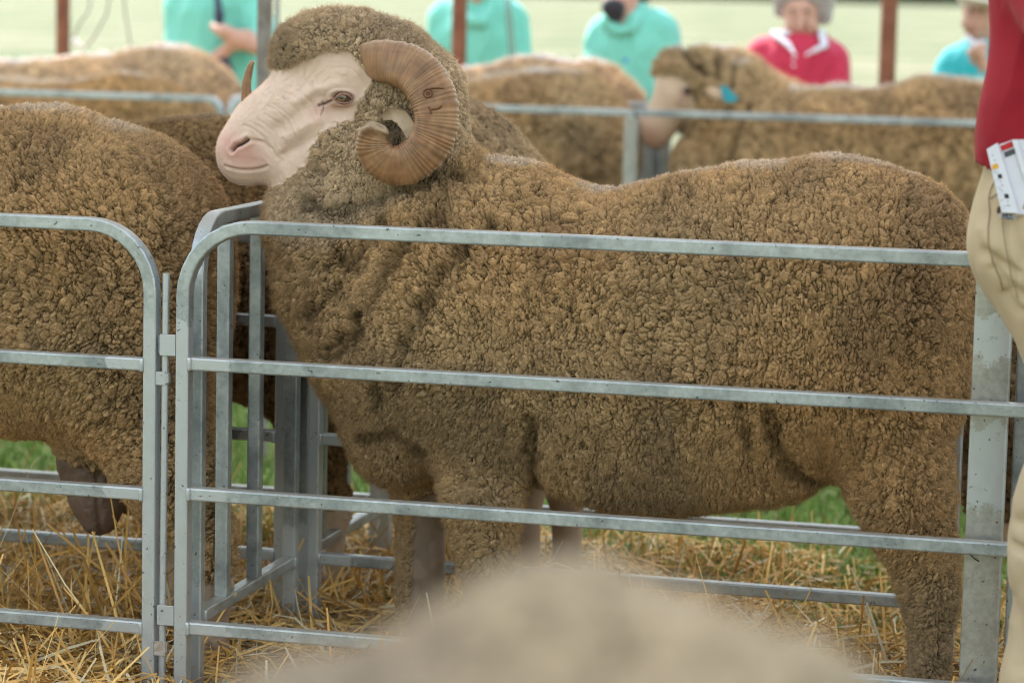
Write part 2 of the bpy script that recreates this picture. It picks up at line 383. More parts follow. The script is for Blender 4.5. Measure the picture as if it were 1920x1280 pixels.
def make_fibres(name, parent, v, n, col, hgt, count, length, rad, seed, droop=.3, pts=4, curl=.45, weight=None, cdir=None, spread=.42):
    r = np.random.default_rng(seed); w = np.clip(hgt, .02, 1) ** 1.5
    if weight is not None: w = w * weight
    w = w / w.sum(); i = np.searchsorted(np.cumsum(w), r.random(count)); i = np.clip(i, 0, len(v) - 1)
    b = ORI[parent.name]; p = v[i] - b + r.normal(0, .0006, (count, 3)); d = n[i] * .8 + r.normal(0, spread, (count, 3)); d[:, 2] -= droop
    if cdir is not None: d += cdir[i] * .55
    d /= np.linalg.norm(d, axis=1)[:, None]; L = length * (.5 + r.random(count)); P = np.empty((count, pts, 3), np.float32)
    x = r.normal(0, 1, (count, 3)); x -= d * (x * d).sum(1)[:, None]; x /= np.linalg.norm(x, axis=1)[:, None]; y = np.cross(d, x)
    ph = r.random(count) * 6.28
    p = p - d * (L * .2)[:, None]
    for k in range(pts):
        t = k / (pts - 1); a = ph + t * 7.5
        P[:, k] = p + d * (L * t)[:, None] + (x * np.cos(a)[:, None] + y * np.sin(a)[:, None]) * (L * curl * .28 * min(1, t * 2 + .2))[:, None]
    hc = bpy.data.hair_curves.new(name); hc.add_curves([pts] * count)
    hc.attributes['position'].data.foreach_set('vector', P.ravel())
    ra = hc.attributes.get('radius') or hc.attributes.new('radius', 'FLOAT', 'POINT')
    rr = np.tile(np.linspace(1, .45, pts), count).astype(np.float32) * rad; ra.data.foreach_set('value', rr)
    ca = hc.attributes.new('Col', 'FLOAT_COLOR', 'CURVE'); cc = np.ones((count, 4), np.float32); cc[:, :3] = col[i] * (.85 + .45 * r.random(count))[:, None]
    ca.data.foreach_set('color', cc.ravel())
    hc.materials.append(FIB); o = bpy.data.objects.new(name, hc); link(o, parent); return o
SKIN = mat_col('sheep_skin', .62, .12, .35, 700)
def sheep(label, prims, h, levels, k=.05, cell=.0125, depth=.0085, seed=0, fib=0, flen=.008, frad=.00022, gain=1., tone=(1, 1, 1), post=None, group='sheep standing in the show pens', weightf=None, name='sheep', skin=None, its=1, folds=.006, shrink=.0205, cellmap=None, facefib=0, upw=.30, frac=.32, shag=None, stretch=.60):
    for p in prims:
        if p.sub: continue
        for k_ in ('ra', 'rb'):
            r0 = getattr(p, k_); setattr(p, k_, r0 - (min(shrink, frac * r0) if p.t == 0 else min(.004, .08 * r0)))
    A = np.array([p.a for p in prims]); base = [A[:, 0].mean(), A[:, 1].mean(), 0.0]
    rt = root(name, base, label, 'sheep', group)
    v, f = sdf_mesh(prims, h, k); v, f, n = smooth_sub(v, f, levels, its)
    X = v.astype(np.float32)
    wp = [p for p in prims if p.t == 0 and not p.sub]; sp = [p for p in prims if p.t == 1]
    if sp:
        dW = np.min([p.dist(X) for p in wp], 0); dS = np.min([p.dist(X) for p in sp], 0)
        wob = (fbm(v * 90, 3, 2) - .5) * .010
        mask = sstep(-.0035, .0035, dS - dW + wob + .002)
    else: mask = np.ones(len(v), np.float32)
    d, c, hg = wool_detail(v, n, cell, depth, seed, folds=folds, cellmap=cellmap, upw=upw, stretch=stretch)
    head = None
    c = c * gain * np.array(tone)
    sc = np.tile(np.array(skin if skin is not None else [.50, .37, .27]), (len(v), 1)) * (.85 + .3 * fbm(v * 30, 8, 3))[:, None]
    v0, n0 = v, n
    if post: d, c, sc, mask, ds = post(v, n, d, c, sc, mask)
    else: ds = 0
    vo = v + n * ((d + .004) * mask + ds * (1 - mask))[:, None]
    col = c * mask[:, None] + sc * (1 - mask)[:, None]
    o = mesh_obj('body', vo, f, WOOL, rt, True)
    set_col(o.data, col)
    if sp:
        o.data.materials.append(SKIN); fm = mask[f].mean(1) < .5; o.data.polygons.foreach_set('material_index', fm.astype(np.int32))
    if fib:
        w = mask * (hg if True else 1)
        wt = (mask > .5).astype(float)
        if weightf is not None: wt = wt * weightf(vo)
        make_fibres('fleece_fibres', rt, vo, n, col * np.array([1.16, 1.17, 1.22]), hg, fib, flen, frad, seed + 100, weight=wt, cdir=CL['dir'], spread=.30)
        if shag is not None: make_fibres('shaggy_locks', rt, vo, n, col * 1.0, hg, 95000, .0105, .00018, seed + 103, weight=wt * shag(vo), cdir=CL['dir'], spread=.25, pts=6, curl=.35, droop=.45)
        if facefib: make_fibres('face_hair', rt, vo, n, col * 1.12, np.ones(len(v)), facefib, .0030, .00010, seed + 101, weight=((mask < .4) & (v[:, 2] > .85)).astype(float), droop=-.1, cdir=np.tile([.9, 0, -.5], (len(v), 1)), spread=.25, curl=.15)
    return rt, vo, n
def surf(v, q, r=.004, far=False):
    """v coordinate of the surface seen from the front at (u,z)"""
    m = (np.abs(v[:, 0] - q[0]) < r) & (np.abs(v[:, 2] - q[2]) < r)
    return (v[m, 1].max() if far else v[m, 1].min()) if m.any() else q[1]
def leg(V, x, y0, y1, r0, r1, dv=0., zf=.06, t0=0, t1=1, knee=None, hoof=True):
    """lower leg down to the litter: wool above, short hair below"""
    z = Q(x, y1, V + dv); out = [C(V, (x, y0, r0), (x, y1, r1), s=.9, t=t0, dv=(dv, dv))]
    foot = np.array([z[0], z[1], zf]); rr = r1 * scl(x, V)
    out.append(Prim(z, foot + [0, 0, .03], rr, rr * .9, .95, t1)); out.append(Prim(foot + [-.02, 0, .0], foot + [.005, 0, .02], rr * 1.05, rr * 1.0, .95, t1))
    return out

# ================================================================== SETTING
V1, V2, V3 = 4.52, 5.17, 5.82            # fence lines of the near double row of pens
VF, VG, VH = 9.60, 10.25, 10.90          # fence lines of the far row
BED = .07
def heights(x, y):
    p = np.stack([x * 1.0, y * 1.0, 0 * x], 1); return p
# ground: one sheet to the horizon, paddock grass
m, n, l, b = newmat('paddock_grass')
t1 = noise(n, l, .22, 9, .72); t2 = noise(n, l, 30, 4, .7); t3 = noise(n, l, 4, 5, .7)
r1 = ramp(n, l, t1.outputs['Fac'], [(.40, (.065, .115, .022)), (.5, (.155, .160, .075)), (.60, (.28, .245, .16))])
r3 = ramp(n, l, t3.outputs['Fac'], [(.35, (.75, .8, .7)), (.65, (1.2, 1.15, 1.1))]); r2 = ramp(n, l, t2.outputs['Fac'], [(.3, (.55, .6, .5)), (.7, (1.35, 1.3, 1.2))])
mx = n.new('ShaderNodeMix'); mx.data_type = 'RGBA'; mx.blend_type = 'MULTIPLY'; mx.inputs[0].default_value = 1; l.new(r1.outputs[0], mx.inputs[6]); l.new(r2.outputs[0], mx.inputs[7])
mx2 = n.new('ShaderNodeMix'); mx2.data_type = 'RGBA'; mx2.blend_type = 'MULTIPLY'; mx2.inputs[0].default_value = 1; l.new(mx.outputs[2], mx2.inputs[6]); l.new(r3.outputs[0], mx2.inputs[7])
l.new(mx2.outputs[2], b.inputs['Base Color']); b.inputs['Roughness'].default_value = .95; bump(n, l, t2.outputs['Fac'], b, .6, .02)
g = MB(); g.add([(-1500, -1500, 0), (1500, -1500, 0), (1500, 1500, 0), (-1500, 1500, 0)], [(0, 1, 2, 3)])
o = g.build('ground', m, base=(0, 0, 0)); tag(o, 'pale green and straw-coloured paddock grass running back to the horizon', 'ground', kind='structure')

# straw bedding
def bedh(u, v):
    p = np.stack([u * 3.2, v * 3.2, 0 * u], 1); q = np.stack([u * 14, v * 14, 0 * u + 3], 1)
    e = 1 - sstep(5.95, 6.55, v + .35 * (vnoise(np.stack([u * 3, v * 3, 0 * u + 9], 1), 5) - .5))
    green = sstep(-.85, -.6, u) * sstep(5.2, 5.5, v)
    return (.035 + .055 * fbm(p, 2, 2) + .03 * (vnoise(q, 3))) * e * (1 - .75 * green) * sstep(3.35, 3.9, v) * sstep(-3.85, -3.3, u) * sstep(1.3, .8, u) - .02 * (1 - e * sstep(3.35, 3.7, v) * sstep(-3.85, -3.5, u) * sstep(1.3, 1.0, u))
gu = np.arange(-3.9, 1.4, .03); gv = np.arange(3.3, 6.8, .03); GU, GV = np.meshgrid(gu, gv, indexing='ij')
hh = bedh(GU.ravel(), GV.ravel()); nu, nv = len(gu), len(gv)
ii = np.arange(nu * nv).reshape(nu, nv); ff = np.stack([ii[:-1, :-1], ii[1:, :-1], ii[1:, 1:], ii[:-1, 1:]], -1).reshape(-1, 4)
m, n, l, b = newmat('straw_bed'); t1 = noise(n, l, 60, 6, .8); r1 = ramp(n, l, t1.outputs['Fac'], [(.3, (.12, .06, .02)), (.5, (.32, .17, .055)), (.7, (.50, .30, .11))]); l.new(r1.outputs[0], b.inputs['Base Color'])
b.inputs['Roughness'].default_value = .8; bump(n, l, t1.outputs['Fac'], b, 1, .02)
o = mesh_obj('straw_bedding', np.stack([GU.ravel(), GV.ravel(), hh], 1), ff, m, base=(0, 0, 0)); tag(o, 'trampled layer of yellow-brown straw bedding under the near sheep pens', 'straw', kind='stuff')
def ribbons(name, N, U, Vv, Z, yaw, pitch, L, W, bend, cols, mat, label, cat, segs=3):
    r = rng; t = np.linspace(-.5, .5, segs + 1)
    d = np.stack([np.cos(yaw) * np.cos(pitch), np.sin(yaw) * np.cos(pitch), np.sin(pitch)], 1)
    s = np.stack([-np.sin(yaw), np.cos(yaw), 0 * yaw], 1); roll = r.uniform(-1.2, 1.2, N); nn = np.cross(d, s); s = s * np.cos(roll)[:, None] + nn * np.sin(roll)[:, None]
    kink = r.normal(0, 1, (N, 3)) * bend[:, None]
    P = np.empty((N, segs + 1, 2, 3)); c = np.stack([U, Vv, Z], 1)
    for k, tt in enumerate(t):
        x = c + d * (L * tt)[:, None] + kink * ((.25 - tt * tt) * L)[:, None]
        w = (W * (1 if abs(tt) < .4 else .7))[:, None]
        P[:, k, 0] = x - s * w / 2; P[:, k, 1] = x + s * w / 2
    Vx = P.reshape(-1, 3); b0 = np.arange(N)[:, None] * (segs + 1) * 2; F = []
    for k in range(segs): F.append(np.stack([b0[:, 0] + 2 * k, b0[:, 0] + 2 * k + 1, b0[:, 0] + 2 * k + 3, b0[:, 0] + 2 * k + 2], 1))
    F = np.concatenate(F); o = mesh_obj(name, Vx, F, mat, base=(0, 0, 0)); set_col(o.data, np.repeat(cols, (segs + 1) * 2, 0)); return tag(o, label, cat, kind='stuff')
STRAW = mat_col('straw', .6, 0, 0)
def straw_cols(N):
    a = rng.random(N)[:, None]; c = np.array([.88, .56, .18]) * (1 - a) + np.array([.60, .30, .07]) * a; p = rng.random(N) > .86; c[p] = np.array([.85, .72, .46]) * rng.uniform(.7, 1, (p.sum(), 1)); return c * rng.uniform(.6, 1.15, (N, 1))
NS = 85000
U = rng.uniform(-2.75, .25, NS); Vv = 4.05 + (rng.random(NS) ** 1.0) * 2.6
up = rng.random(NS) < .055; keep = rng.random(NS) > .70 * sstep(5.75, 6.15, Vv) ; gr = (U > -.78) & (Vv > 5.3); keep &= ~(gr & (rng.random(NS) < .4))
U, Vv, up = U[keep], Vv[keep], up[keep]; NS = len(U)
pitch = np.where(up, rng.uniform(.3, 1.25, NS), rng.normal(0, .16, NS)); L = rng.uniform(.05, .20, NS)
nl = 150; k_ = rng.choice(NS, nl, replace=False); U[k_] = rng.uniform(-2.45, -1.85, nl); Vv[k_] = rng.uniform(4.60, 4.95, nl); pitch[k_] = rng.uniform(.4, 1.3, nl); L[k_] = rng.uniform(.18, .42, nl)
nl = 90; k_ = rng.choice(NS, nl, replace=False); U[k_] = rng.uniform(-1.7, -.6, nl); Vv[k_] = rng.uniform(5.15, 5.5, nl); pitch[k_] = rng.uniform(.2, 1.1, nl); L[k_] = rng.uniform(.14, .26, nl)
Z = bedh(U, Vv) + rng.random(NS) ** 2 * .045 + np.abs(np.sin(pitch)) * L * .42
ribbons('straw', NS, U, Vv, Z, rng.uniform(0, 6.28, NS), pitch, L, rng.uniform(.0022, .0058, NS), np.abs(rng.normal(0, .26, NS)), straw_cols(NS), STRAW, 'loose golden straw stalks strewn over the pen floors', 'straw')
# grass blades around and between the pens
GRASS = mat_col('grass_blade', .6, 0, 0)
NG = 90000
U = rng.uniform(-3.4, .6, NG); Vv = rng.uniform(5.35, 8.6, NG); cl = fbm(np.stack([U * 5, Vv * 5, 0 * U], 1), 12, 2); keep = (cl + .45 * sstep(5.5, 6.1, Vv) + .25 * (U > -.8) > .78 * 1.0 + rng.normal(0, .05, NG)) | (Vv > 6.15)
keep |= (U < -1.6) & (Vv > 5.7) & (rng.random(NG) < .2)
U, Vv = U[keep], Vv[keep]; NG = len(U); L = rng.uniform(.03, .085, NG)
a = rng.random(NG)[:, None]; gc = np.array([.10, .20, .025]) * (1 - a) + np.array([.24, .34, .06]) * a; y = rng.random(NG) > .9; gc[y] = [.4, .34, .14]
ribbons('grass', NG, U, Vv, np.maximum(bedh(U, Vv), 0) + L * .38, rng.uniform(0, 6.28, NG), rng.uniform(.6, 1.5, NG), L, rng.uniform(.0025, .005, NG), np.abs(rng.normal(0, .3, NG)), gc, GRASS, 'short bright green grass showing behind the pens and under the ram', 'grass', 2)

# distant dark tree line on the horizon
tl = MB(); r_ = random.Random(3)
for k in range(260):
    x = -420 + k * 2.3 + r_.uniform(-1.3, 1.3); h_ = r_.uniform(2.2, 4.0) * (1.3 if k % 7 else 1.8)
    tl.sph((x, 860 + r_.uniform(-14, 14), h_ * .8), (r_.uniform(3, 6.2), 4.5, h_), 8, 6)
o = tl.build('treeline', simple('far_foliage', (.02, .035, .018), (.05, .075, .035), 1.5, .95, 0, .8, .3), base=(0, 860, 0)); tag(o, 'dark line of far-off trees on the horizon beyond the paddock', 'trees', kind='stuff')

# unseen marquee roof, reach and cloth shaped for the light, on rusty pipe poles
ROOFZ = 2.75
m, n, l, b = newmat('marquee_cloth'); n.remove(b); d = n.new('ShaderNodeBsdfDiffuse'); d.inputs[0].default_value = (.60, .61, .63, 1); tr = n.new('ShaderNodeBsdfTranslucent'); tr.inputs[0].default_value = (.62, .62, .62, 1)
mx = n.new('ShaderNodeMixShader'); mx.inputs[0].default_value = .62; l.new(d.outputs[0], mx.inputs[1]); l.new(tr.outputs[0], mx.inputs[2]); l.new(mx.outputs[0], n['Material Output'].inputs[0])
rm = MB(); pts = []; US = np.linspace(-7, 7, 29); VS = np.linspace(-3.4, 11.6, 20)
for uu in US:
    for v_ in VS: pts.append((uu, v_, ROOFZ + .9 * (1 - abs(v_ - 4.1) / 7.5) + .04 * math.sin(uu * 3.1)))
F = [(i * 20 + j, i * 20 + j + 1, i * 20 + 21 + j, i * 20 + 20 + j) for i in range(28) for j in range(19)]
rm.add(pts, F); rt = root('marquee', (0, 7, 0), 'unseen white cloth marquee roof over the sheep pens, shaped to dim and soften the light', 'marquee'); rm.build('roof', m, rt, True)
def pole(px, V, r, mat, label, ztop=ROOFZ, name='pole', cat='pole', square=False, group=None, lean=0.0):
    q = Q(px, 60, V); rt = root(name, (q[0], q[1], 0), label, cat, group); mb = MB()
    if square:
        mb.sweep([(q[0], q[1], 0), (q[0], q[1], ztop)], rrect(r * 2, r * 1.5, r * .2), (1, 0, 0))
    else: mb.tube([(q[0], q[1], 0), (q[0], q[1], ztop)], r, 20)
    o = mb.build('shaft', mat, rt); shade_edges(o)
    mb = MB(); mb.box((q[0], q[1], .006), (r * 5, r * 5, .012), .002); mb.build('base_plate', mat, rt)
    return rt
pole(118, 11.25, .031, RUST, 'rusty brown pipe pole beside the dangling white cords', group='rusty pipe poles holding the marquee')
pole(861, 11.05, .032, RUST, 'rusty pipe pole in front of the mint shirt with a lanyard', group='rusty pipe poles holding the marquee')
pole(1666, 11.15, .034, RUST, 'rusty pipe pole between the red pullover and the cream hat', group='rusty pipe poles holding the marquee')
pole(496, 7.3, .0185, GPOLE, 'weathered square grey pole rising behind the ram\'s forehead', square=True, ztop=3.5)
pole(519, 9.3, .009, GALVD, 'thin grey pole just beside the weathered square pole', ztop=3.1)

# dangling cords
CORD = simple('cord', (.16, .155, .14), (.24, .23, .21), 60, .7)
def cord(pxs, V, r, label, group='cords dangling under the marquee roof', clip=None):
    P = [Q(x, y, V) for x, y in pxs]; P2 = []
    for i in range(len(P) - 1):
        for k in range(6):
            t = k / 6; a, b_, c_, d_ = P[max(i - 1, 0)], P[i], P[i + 1], P[min(i + 2, len(P) - 1)]
            P2.append(.5 * ((2 * b_) + (c_ - a) * t + (2 * a - 5 * b_ + 4 * c_ - d_) * t * t + (3 * b_ - a - 3 * c_ + d_) * t ** 3))
    P2.append(P[-1]); rt = root('cord', P[0], label, 'cord', group); mb = MB(); mb.tube(P2, r, 8); mb.build('strand', CORD, rt, True)
    if clip: mb = MB(); mb.tube([Q(x, y, V - .01) for x, y in clip], .011, 10); mb.build('plastic_sleeve', simple('white_plastic', (.8, .8, .78)), rt, True)
cord([(190, -420), (178, -200), (170, 0), (152, 40), (137, 75), (146, 88), (165, 85), (190, 45), (204, 0), (214, -200), (222, -420)], 10.95, .0042, 'looped pale cord with a white sleeve at its bend', clip=[(140, 73), (146, 84), (158, 90)])
cord([(228, -420), (230, -150), (233, 0), (240, 55), (247, 105)], 10.95, .0042, 'straight pale cord hanging beside the looped one')
cord([(948, -420), (952, -150), (955, 0), (960, 55), (966, 140)], 10.98, .0045, 'single pale cord hanging in front of a mint shirt')

# ================================================================== FENCE PANELS
ZT, RZ = .937, [.225, .465, .695]
TW, TD = .0238, .028
def zrail(px, py, V): return Q(px, py, V)[2]
def arch(u0, u1, V, zt, R, z0=0., left=True, right=True, N=9):
    P = [(u0, V, z0)]
    if left:
        P.append((u0, V, zt - R - .12)); P += [(u0 + R - R * math.cos(a), V, zt - R + R * math.sin(a)) for a in np.linspace(0, math.pi / 2, N)]
    else: P += [(u0, V, zt)]
    if right:
        P += [(u1 - R + R * math.sin(a), V, zt - R + R * math.cos(a)) for a in np.linspace(0, math.pi / 2, N)]; P.append((u1, V, zt - R - .12))
    else: P += [(u1, V, zt)]
    P.append((u1, V, z0)); return P
def subdiv(P, step=.03):
    out = [np.array(P[0], float)]
    for a, b_ in zip(P[:-1], P[1:]):
        a, b_ = np.array(a, float), np.array(b_, float); k = max(1, int(np.linalg.norm(b_ - a) / step)); out += [a + (b_ - a) * (i + 1) / k for i in range(k)]
    return out
def paint_attr(o, pts, rad=.085):
    me = o.data; co = np.empty(len(me.vertices) * 3, np.float32); me.vertices.foreach_get('co', co); co = co.reshape(-1, 3)
    top = o
    while top.parent is not None: top = top.parent
    co = co + ORI[top.name]; d = np.min([np.linalg.norm(co - np.array(p), axis=1) for p in pts], 0) if len(pts) else np.full(len(co), 9.)
    a = me.attributes.new('paint', 'FLOAT', 'POINT'); a.data.foreach_set('value', (.62 * (1 - sstep(rad * .6, rad * 1.5, d))).astype(np.float32))
def panel(u0, u1, V, label, along='u', zt=ZT, rails=RZ, R=.115, bars=None, mat=GALV, group='galvanised sheep panels', U0=None, mids=(), name='sheep_hurdle', dz=0, left=True, right=True, cross=True):
    """a hurdle: bent square-tube frame with rails; along 'v' it runs away from the viewer at u=U0"""
    def X(p):
        p = np.array(p, float)
        return p if along == 'u' else np.stack([np.full(len(p), U0), p[:, 0], p[:, 2]], 1)
    side = (0, 1, 0) if along == 'u' else (1, 0, 0)
    base = X([((u0 + u1) / 2, V, 0)])[0]; rt = root(name, base, label, 'fence panel', group)
    mb = MB(); mb.sweep(X(subdiv(arch(u0, u1, V, zt, R, left=left, right=right))), rrect(TD, TW, .0032), side); fr = mb.build('frame', mat, rt); shade_edges(fr, 12)
    joints = []
    for z in rails:
        zz = z + dz; joints += [X([(u0 + TW / 2, V, zz)])[0], X([(u1 - TW / 2, V, zz)])[0]]
        mb = MB(); mb.sweep(X(subdiv([(u0 + TW / 2 + .0005, V, zz), (u1 - TW / 2 - .0005, V, zz)])), rrect(TD - .003, TW - .001, .0032), side); r = mb.build('rail', mat, rt); shade_edges(r, 12); paint_attr(r, joints[-2:])
        # weld beads
        for j in joints[-2:]:
            mb = MB()
            sg = 1 if (j[0 if along == 'u' else 1] - (u0 + u1) / 2) < 0 else -1
            off = np.array([.002 * sg, -TD / 2, 0]) if along == 'u' else np.array([TD / 2, .002 * sg, 0])
            mb.tube([j + off + np.array([0, 0, z_]) for z_ in np.linspace(-.012, .012, 9)], .0042, 8, scale=[.6, 1, .8, 1.05, .85, 1.1, .8, 1, .6])
            w = mb.build('weld', mat, rt, True); paint_attr(w, joints[-2:], .3)
    paint_attr(fr, joints + [x + np.array([0, 0, -.12]) for x in joints], .085)
    if bars:
        for bpos in bars:
            mb = MB(); mb.sweep(X(subdiv([(bpos, V, min(rails) + dz + TW / 2), (bpos, V, zt - TW / 2 - .001)])), rrect(TD - .003, TW, .0032), side); r = mb.build('bar', mat, rt); shade_edges(r, 12); paint_attr(r, [])
    return rt
uL = Q(345, 800, V1)[0]; uA = Q(284, 800, V1)[0]
FR = 'galvanised pen panels'
pB = panel(uL, uL + 1.62, V1, 'galvanised rail panel crossing in front of the horned ram', R=.125, group=FR)
pA = panel(uA - 1.62, uA, V1, 'galvanised rail panel in front of the sheep without a visible head', R=.115, group=FR, dz=-.006, zt=ZT - .006)
# pin and hinge lugs joining the two
up_ = Q(309, 860, V1)[0]; zt_ = Q(316, 512, V1)[2]
rt = root('hinge_pin', (up_, V1, 0), 'thin steel drop pin joining the two front panels', 'drop pin'); mb = MB(); mb.tube([(up_ - .002, V1 - .004, .0), (up_ + .002, V1 - .004, zt_)], .0062, 16); o = mb.build('rod', GALV, rt); shade_edges(o); paint_attr(o, [(up_, V1, z) for z in (.1, .3, .5, .7)], .2)
def lug(py, ua, ub, h_, parent, mat=GALV, rusty=False):
    z = Q(312, py, V1)[2]; mb = MB(); mb.box(((ua + ub) / 2, V1 - .012, z), (abs(ub - ua), .004, h_), .001); mb.box((up_ , V1 - .004, z), (.019, .019, h_ * .96), .004); o = mb.build('lug', mat, parent); shade_edges(o); paint_attr(o, [(up_, V1, z)], .3)
lug(645, up_ - .006, uL - .012, .038, pB); lug(1150, up_ - .008, uL - .012, .036, pB)
lug(708, uA + .012, up_ + .005, .024, pA); lug(1213, uA + .012, up_ + .008, .026, pA, simple('rusty_lug', (.30, .22, .15), (.46, .42, .38), 120, .7, .2, .4))
# side panel between the two near pens, then one behind it
uD = Q(372, 1140, V1 + .09)[0]
def Vat(px, u, lo=4.5, hi=6.2):
    for _ in range(40):
        m_ = (lo + hi) / 2
        if Q(px, 900, m_)[0] < u: hi = m_
        else: lo = m_
    return m_
print('bars', [round(Vat(x, uD), 3) for x in (372, 420, 478, 520, 540, 600, 645, 690, 712)])
panel(V1 + .075, V2 - .045, 0, 'barred side panel running back beside the ram\'s chest', along='v', U0=uD, rails=[.225], bars=[Vat(419, uD), Vat(478, uD)], R=.10, group=FR)
panel(V2 + .03, V3 - .045, 0, 'barred side panel in the second row behind the ram\'s chest', along='v', U0=uD, rails=[.225], bars=[Vat(600, uD), Vat(645, uD)], R=.05, mat=GALVD, group=FR, right=False)
uE2, uE3 = Q(1790, 900, V2)[0], Q(1785, 900, V3)[0]
panel(uD + .035, uE2, V2, 'dull rail panel directly behind the horned ram', zt=.86, R=.03, mat=GALVD, group=FR, left=False, right=False)
panel(uD - 1.68, uD - .035, V2, 'dull rail panel behind the sheep beside the pin', zt=.86, R=.03, mat=GALVD, group=FR, left=False, right=False)
panel(uD + .035, uE3, V3, 'dull rail panel with grass behind, two pens back from the ram', zt=.86, R=.03, mat=GALVD, group=FR, left=False, right=False)
panel(uD - 1.68, uD - .035, V3, 'dull rail panel with grass behind, beyond the hanging scrotum', R=.03, mat=GALVD, group=FR, left=False, right=False)
# broad post and side panel at the ram's rump
q0 = Q(1850, 900, V1 + .07); uP = q0[0]; rt = root('fence_post', (uP, V1 + .07, 0), 'broad flat galvanised post behind the ram\'s tail', 'fence post')
mb = MB(); mb.sweep(subdiv([(uP, V1 + .07, 0), (uP, V1 + .07, .905)]), rrect(.061, .040, .004), (0, 1, 0)); 
mb = MB(); mb.sweep(subdiv([(uP, V1 + .07, 0), (uP, V1 + .07, .905)]), rrect(.040, .061, .004), (0, 1, 0)); POSTM = mat_galv('galvanised_post', (.43, .43, .40), (.35, .35, .33)); o = mb.build('stile', POSTM, rt); shade_edges(o); paint_attr(o, [(uP, V1 + .07, .62), (uP, V1 + .07, .56), (uP, V1 + .07, .80)], .06)
mb = MB(); mb.tube([(uP - .027, V1 + .045, .012 + BED), (uP - .02, V1 + .047, .020 + BED), (uP - .008, V1 + .047, .012 + BED)], .002, 6); mb.build('wire', GALVD, rt)
mb = MB(); mb.tube([Q(1818, 1038, V1 + .045), Q(1826, 1046, V1 + .04), Q(1836, 1052, V1 + .042)], .0013, 6); mb.build('wire', simple('dark_wire', (.05, .045, .04)), rt)
panel(V1 + .115, V2 - .03, 0, 'dark side panel half hidden behind the broad flat post', along='v', U0=uP + .052, rails=[.225, .465], bars=[V1 + .24, V1 + .36, V1 + .48], R=.03, mat=GALVD, group=FR, left=False, right=False)
panel(V2 + .03, V3 - .045, 0, 'side panel in the second row beyond the broad flat post', along='v', U0=uP + .052, rails=[.225], bars=[V2 + .16, V2 + .29, V2 + .42, V2 + .53], R=.03, mat=GALVD, group=FR, left=False, right=False)
# far row
uFa = Q(414, 240, VF)[0]; uFb = Q(1187, 260, VF)[0]; FG = 'galvanised panels of the far row'
panel(uFa - 2.2, uFa, VF, 'far galvanised panel with a rounded corner left of the ram\'s muzzle', R=.055, group=FG, zt=ZT, dz=.0)
panel(uFa + .045, uFb - .012, VF, 'far galvanised panel behind the ram\'s neck', rails=[.225, .42, .60], R=.055, group=FG, right=False)
panel(uFb - .012, uFb + 2.3, VF + .031, 'far galvanised panel in front of the sheep with the teal ear tag', rails=[.225, .42, .60], R=.03, group=FG, left=False)
rt = root('fence_post', (uFb, VF, 0), 'flat grey post before the tagged sheep\'s nose', 'fence post'); mb = MB(); mb.sweep([(uFb, VF - .034, 0), (uFb, VF - .034, ZT - .015)], rrect(.03, .048, .004), (0, 1, 0)); o = mb.build('stile', POSTM, rt); shade_edges(o); paint_attr(o, [])
panel(VG - .14, VH - .2, 0, 'far side panel of close bars under the tagged sheep\'s chin', along='v', zt=.88, U0=uFb - .09, rails=[.225], bars=[VG - .14 + k * .055 for k in range(1, 10)], R=.03, group=FG, left=False, right=False)
panel(VF + .06, VG - .03, 0, 'far side panel at the rounded corner left of the muzzle', along='v', U0=uFa + .02, rails=[.225, .465, .695], R=.06, group=FG)
panel(uFa + .045, uFb - .04, VG, rails=[.225, .42, .60], label='rail panel between the two rumps of the far middle sheep', R=.055, group=FG)

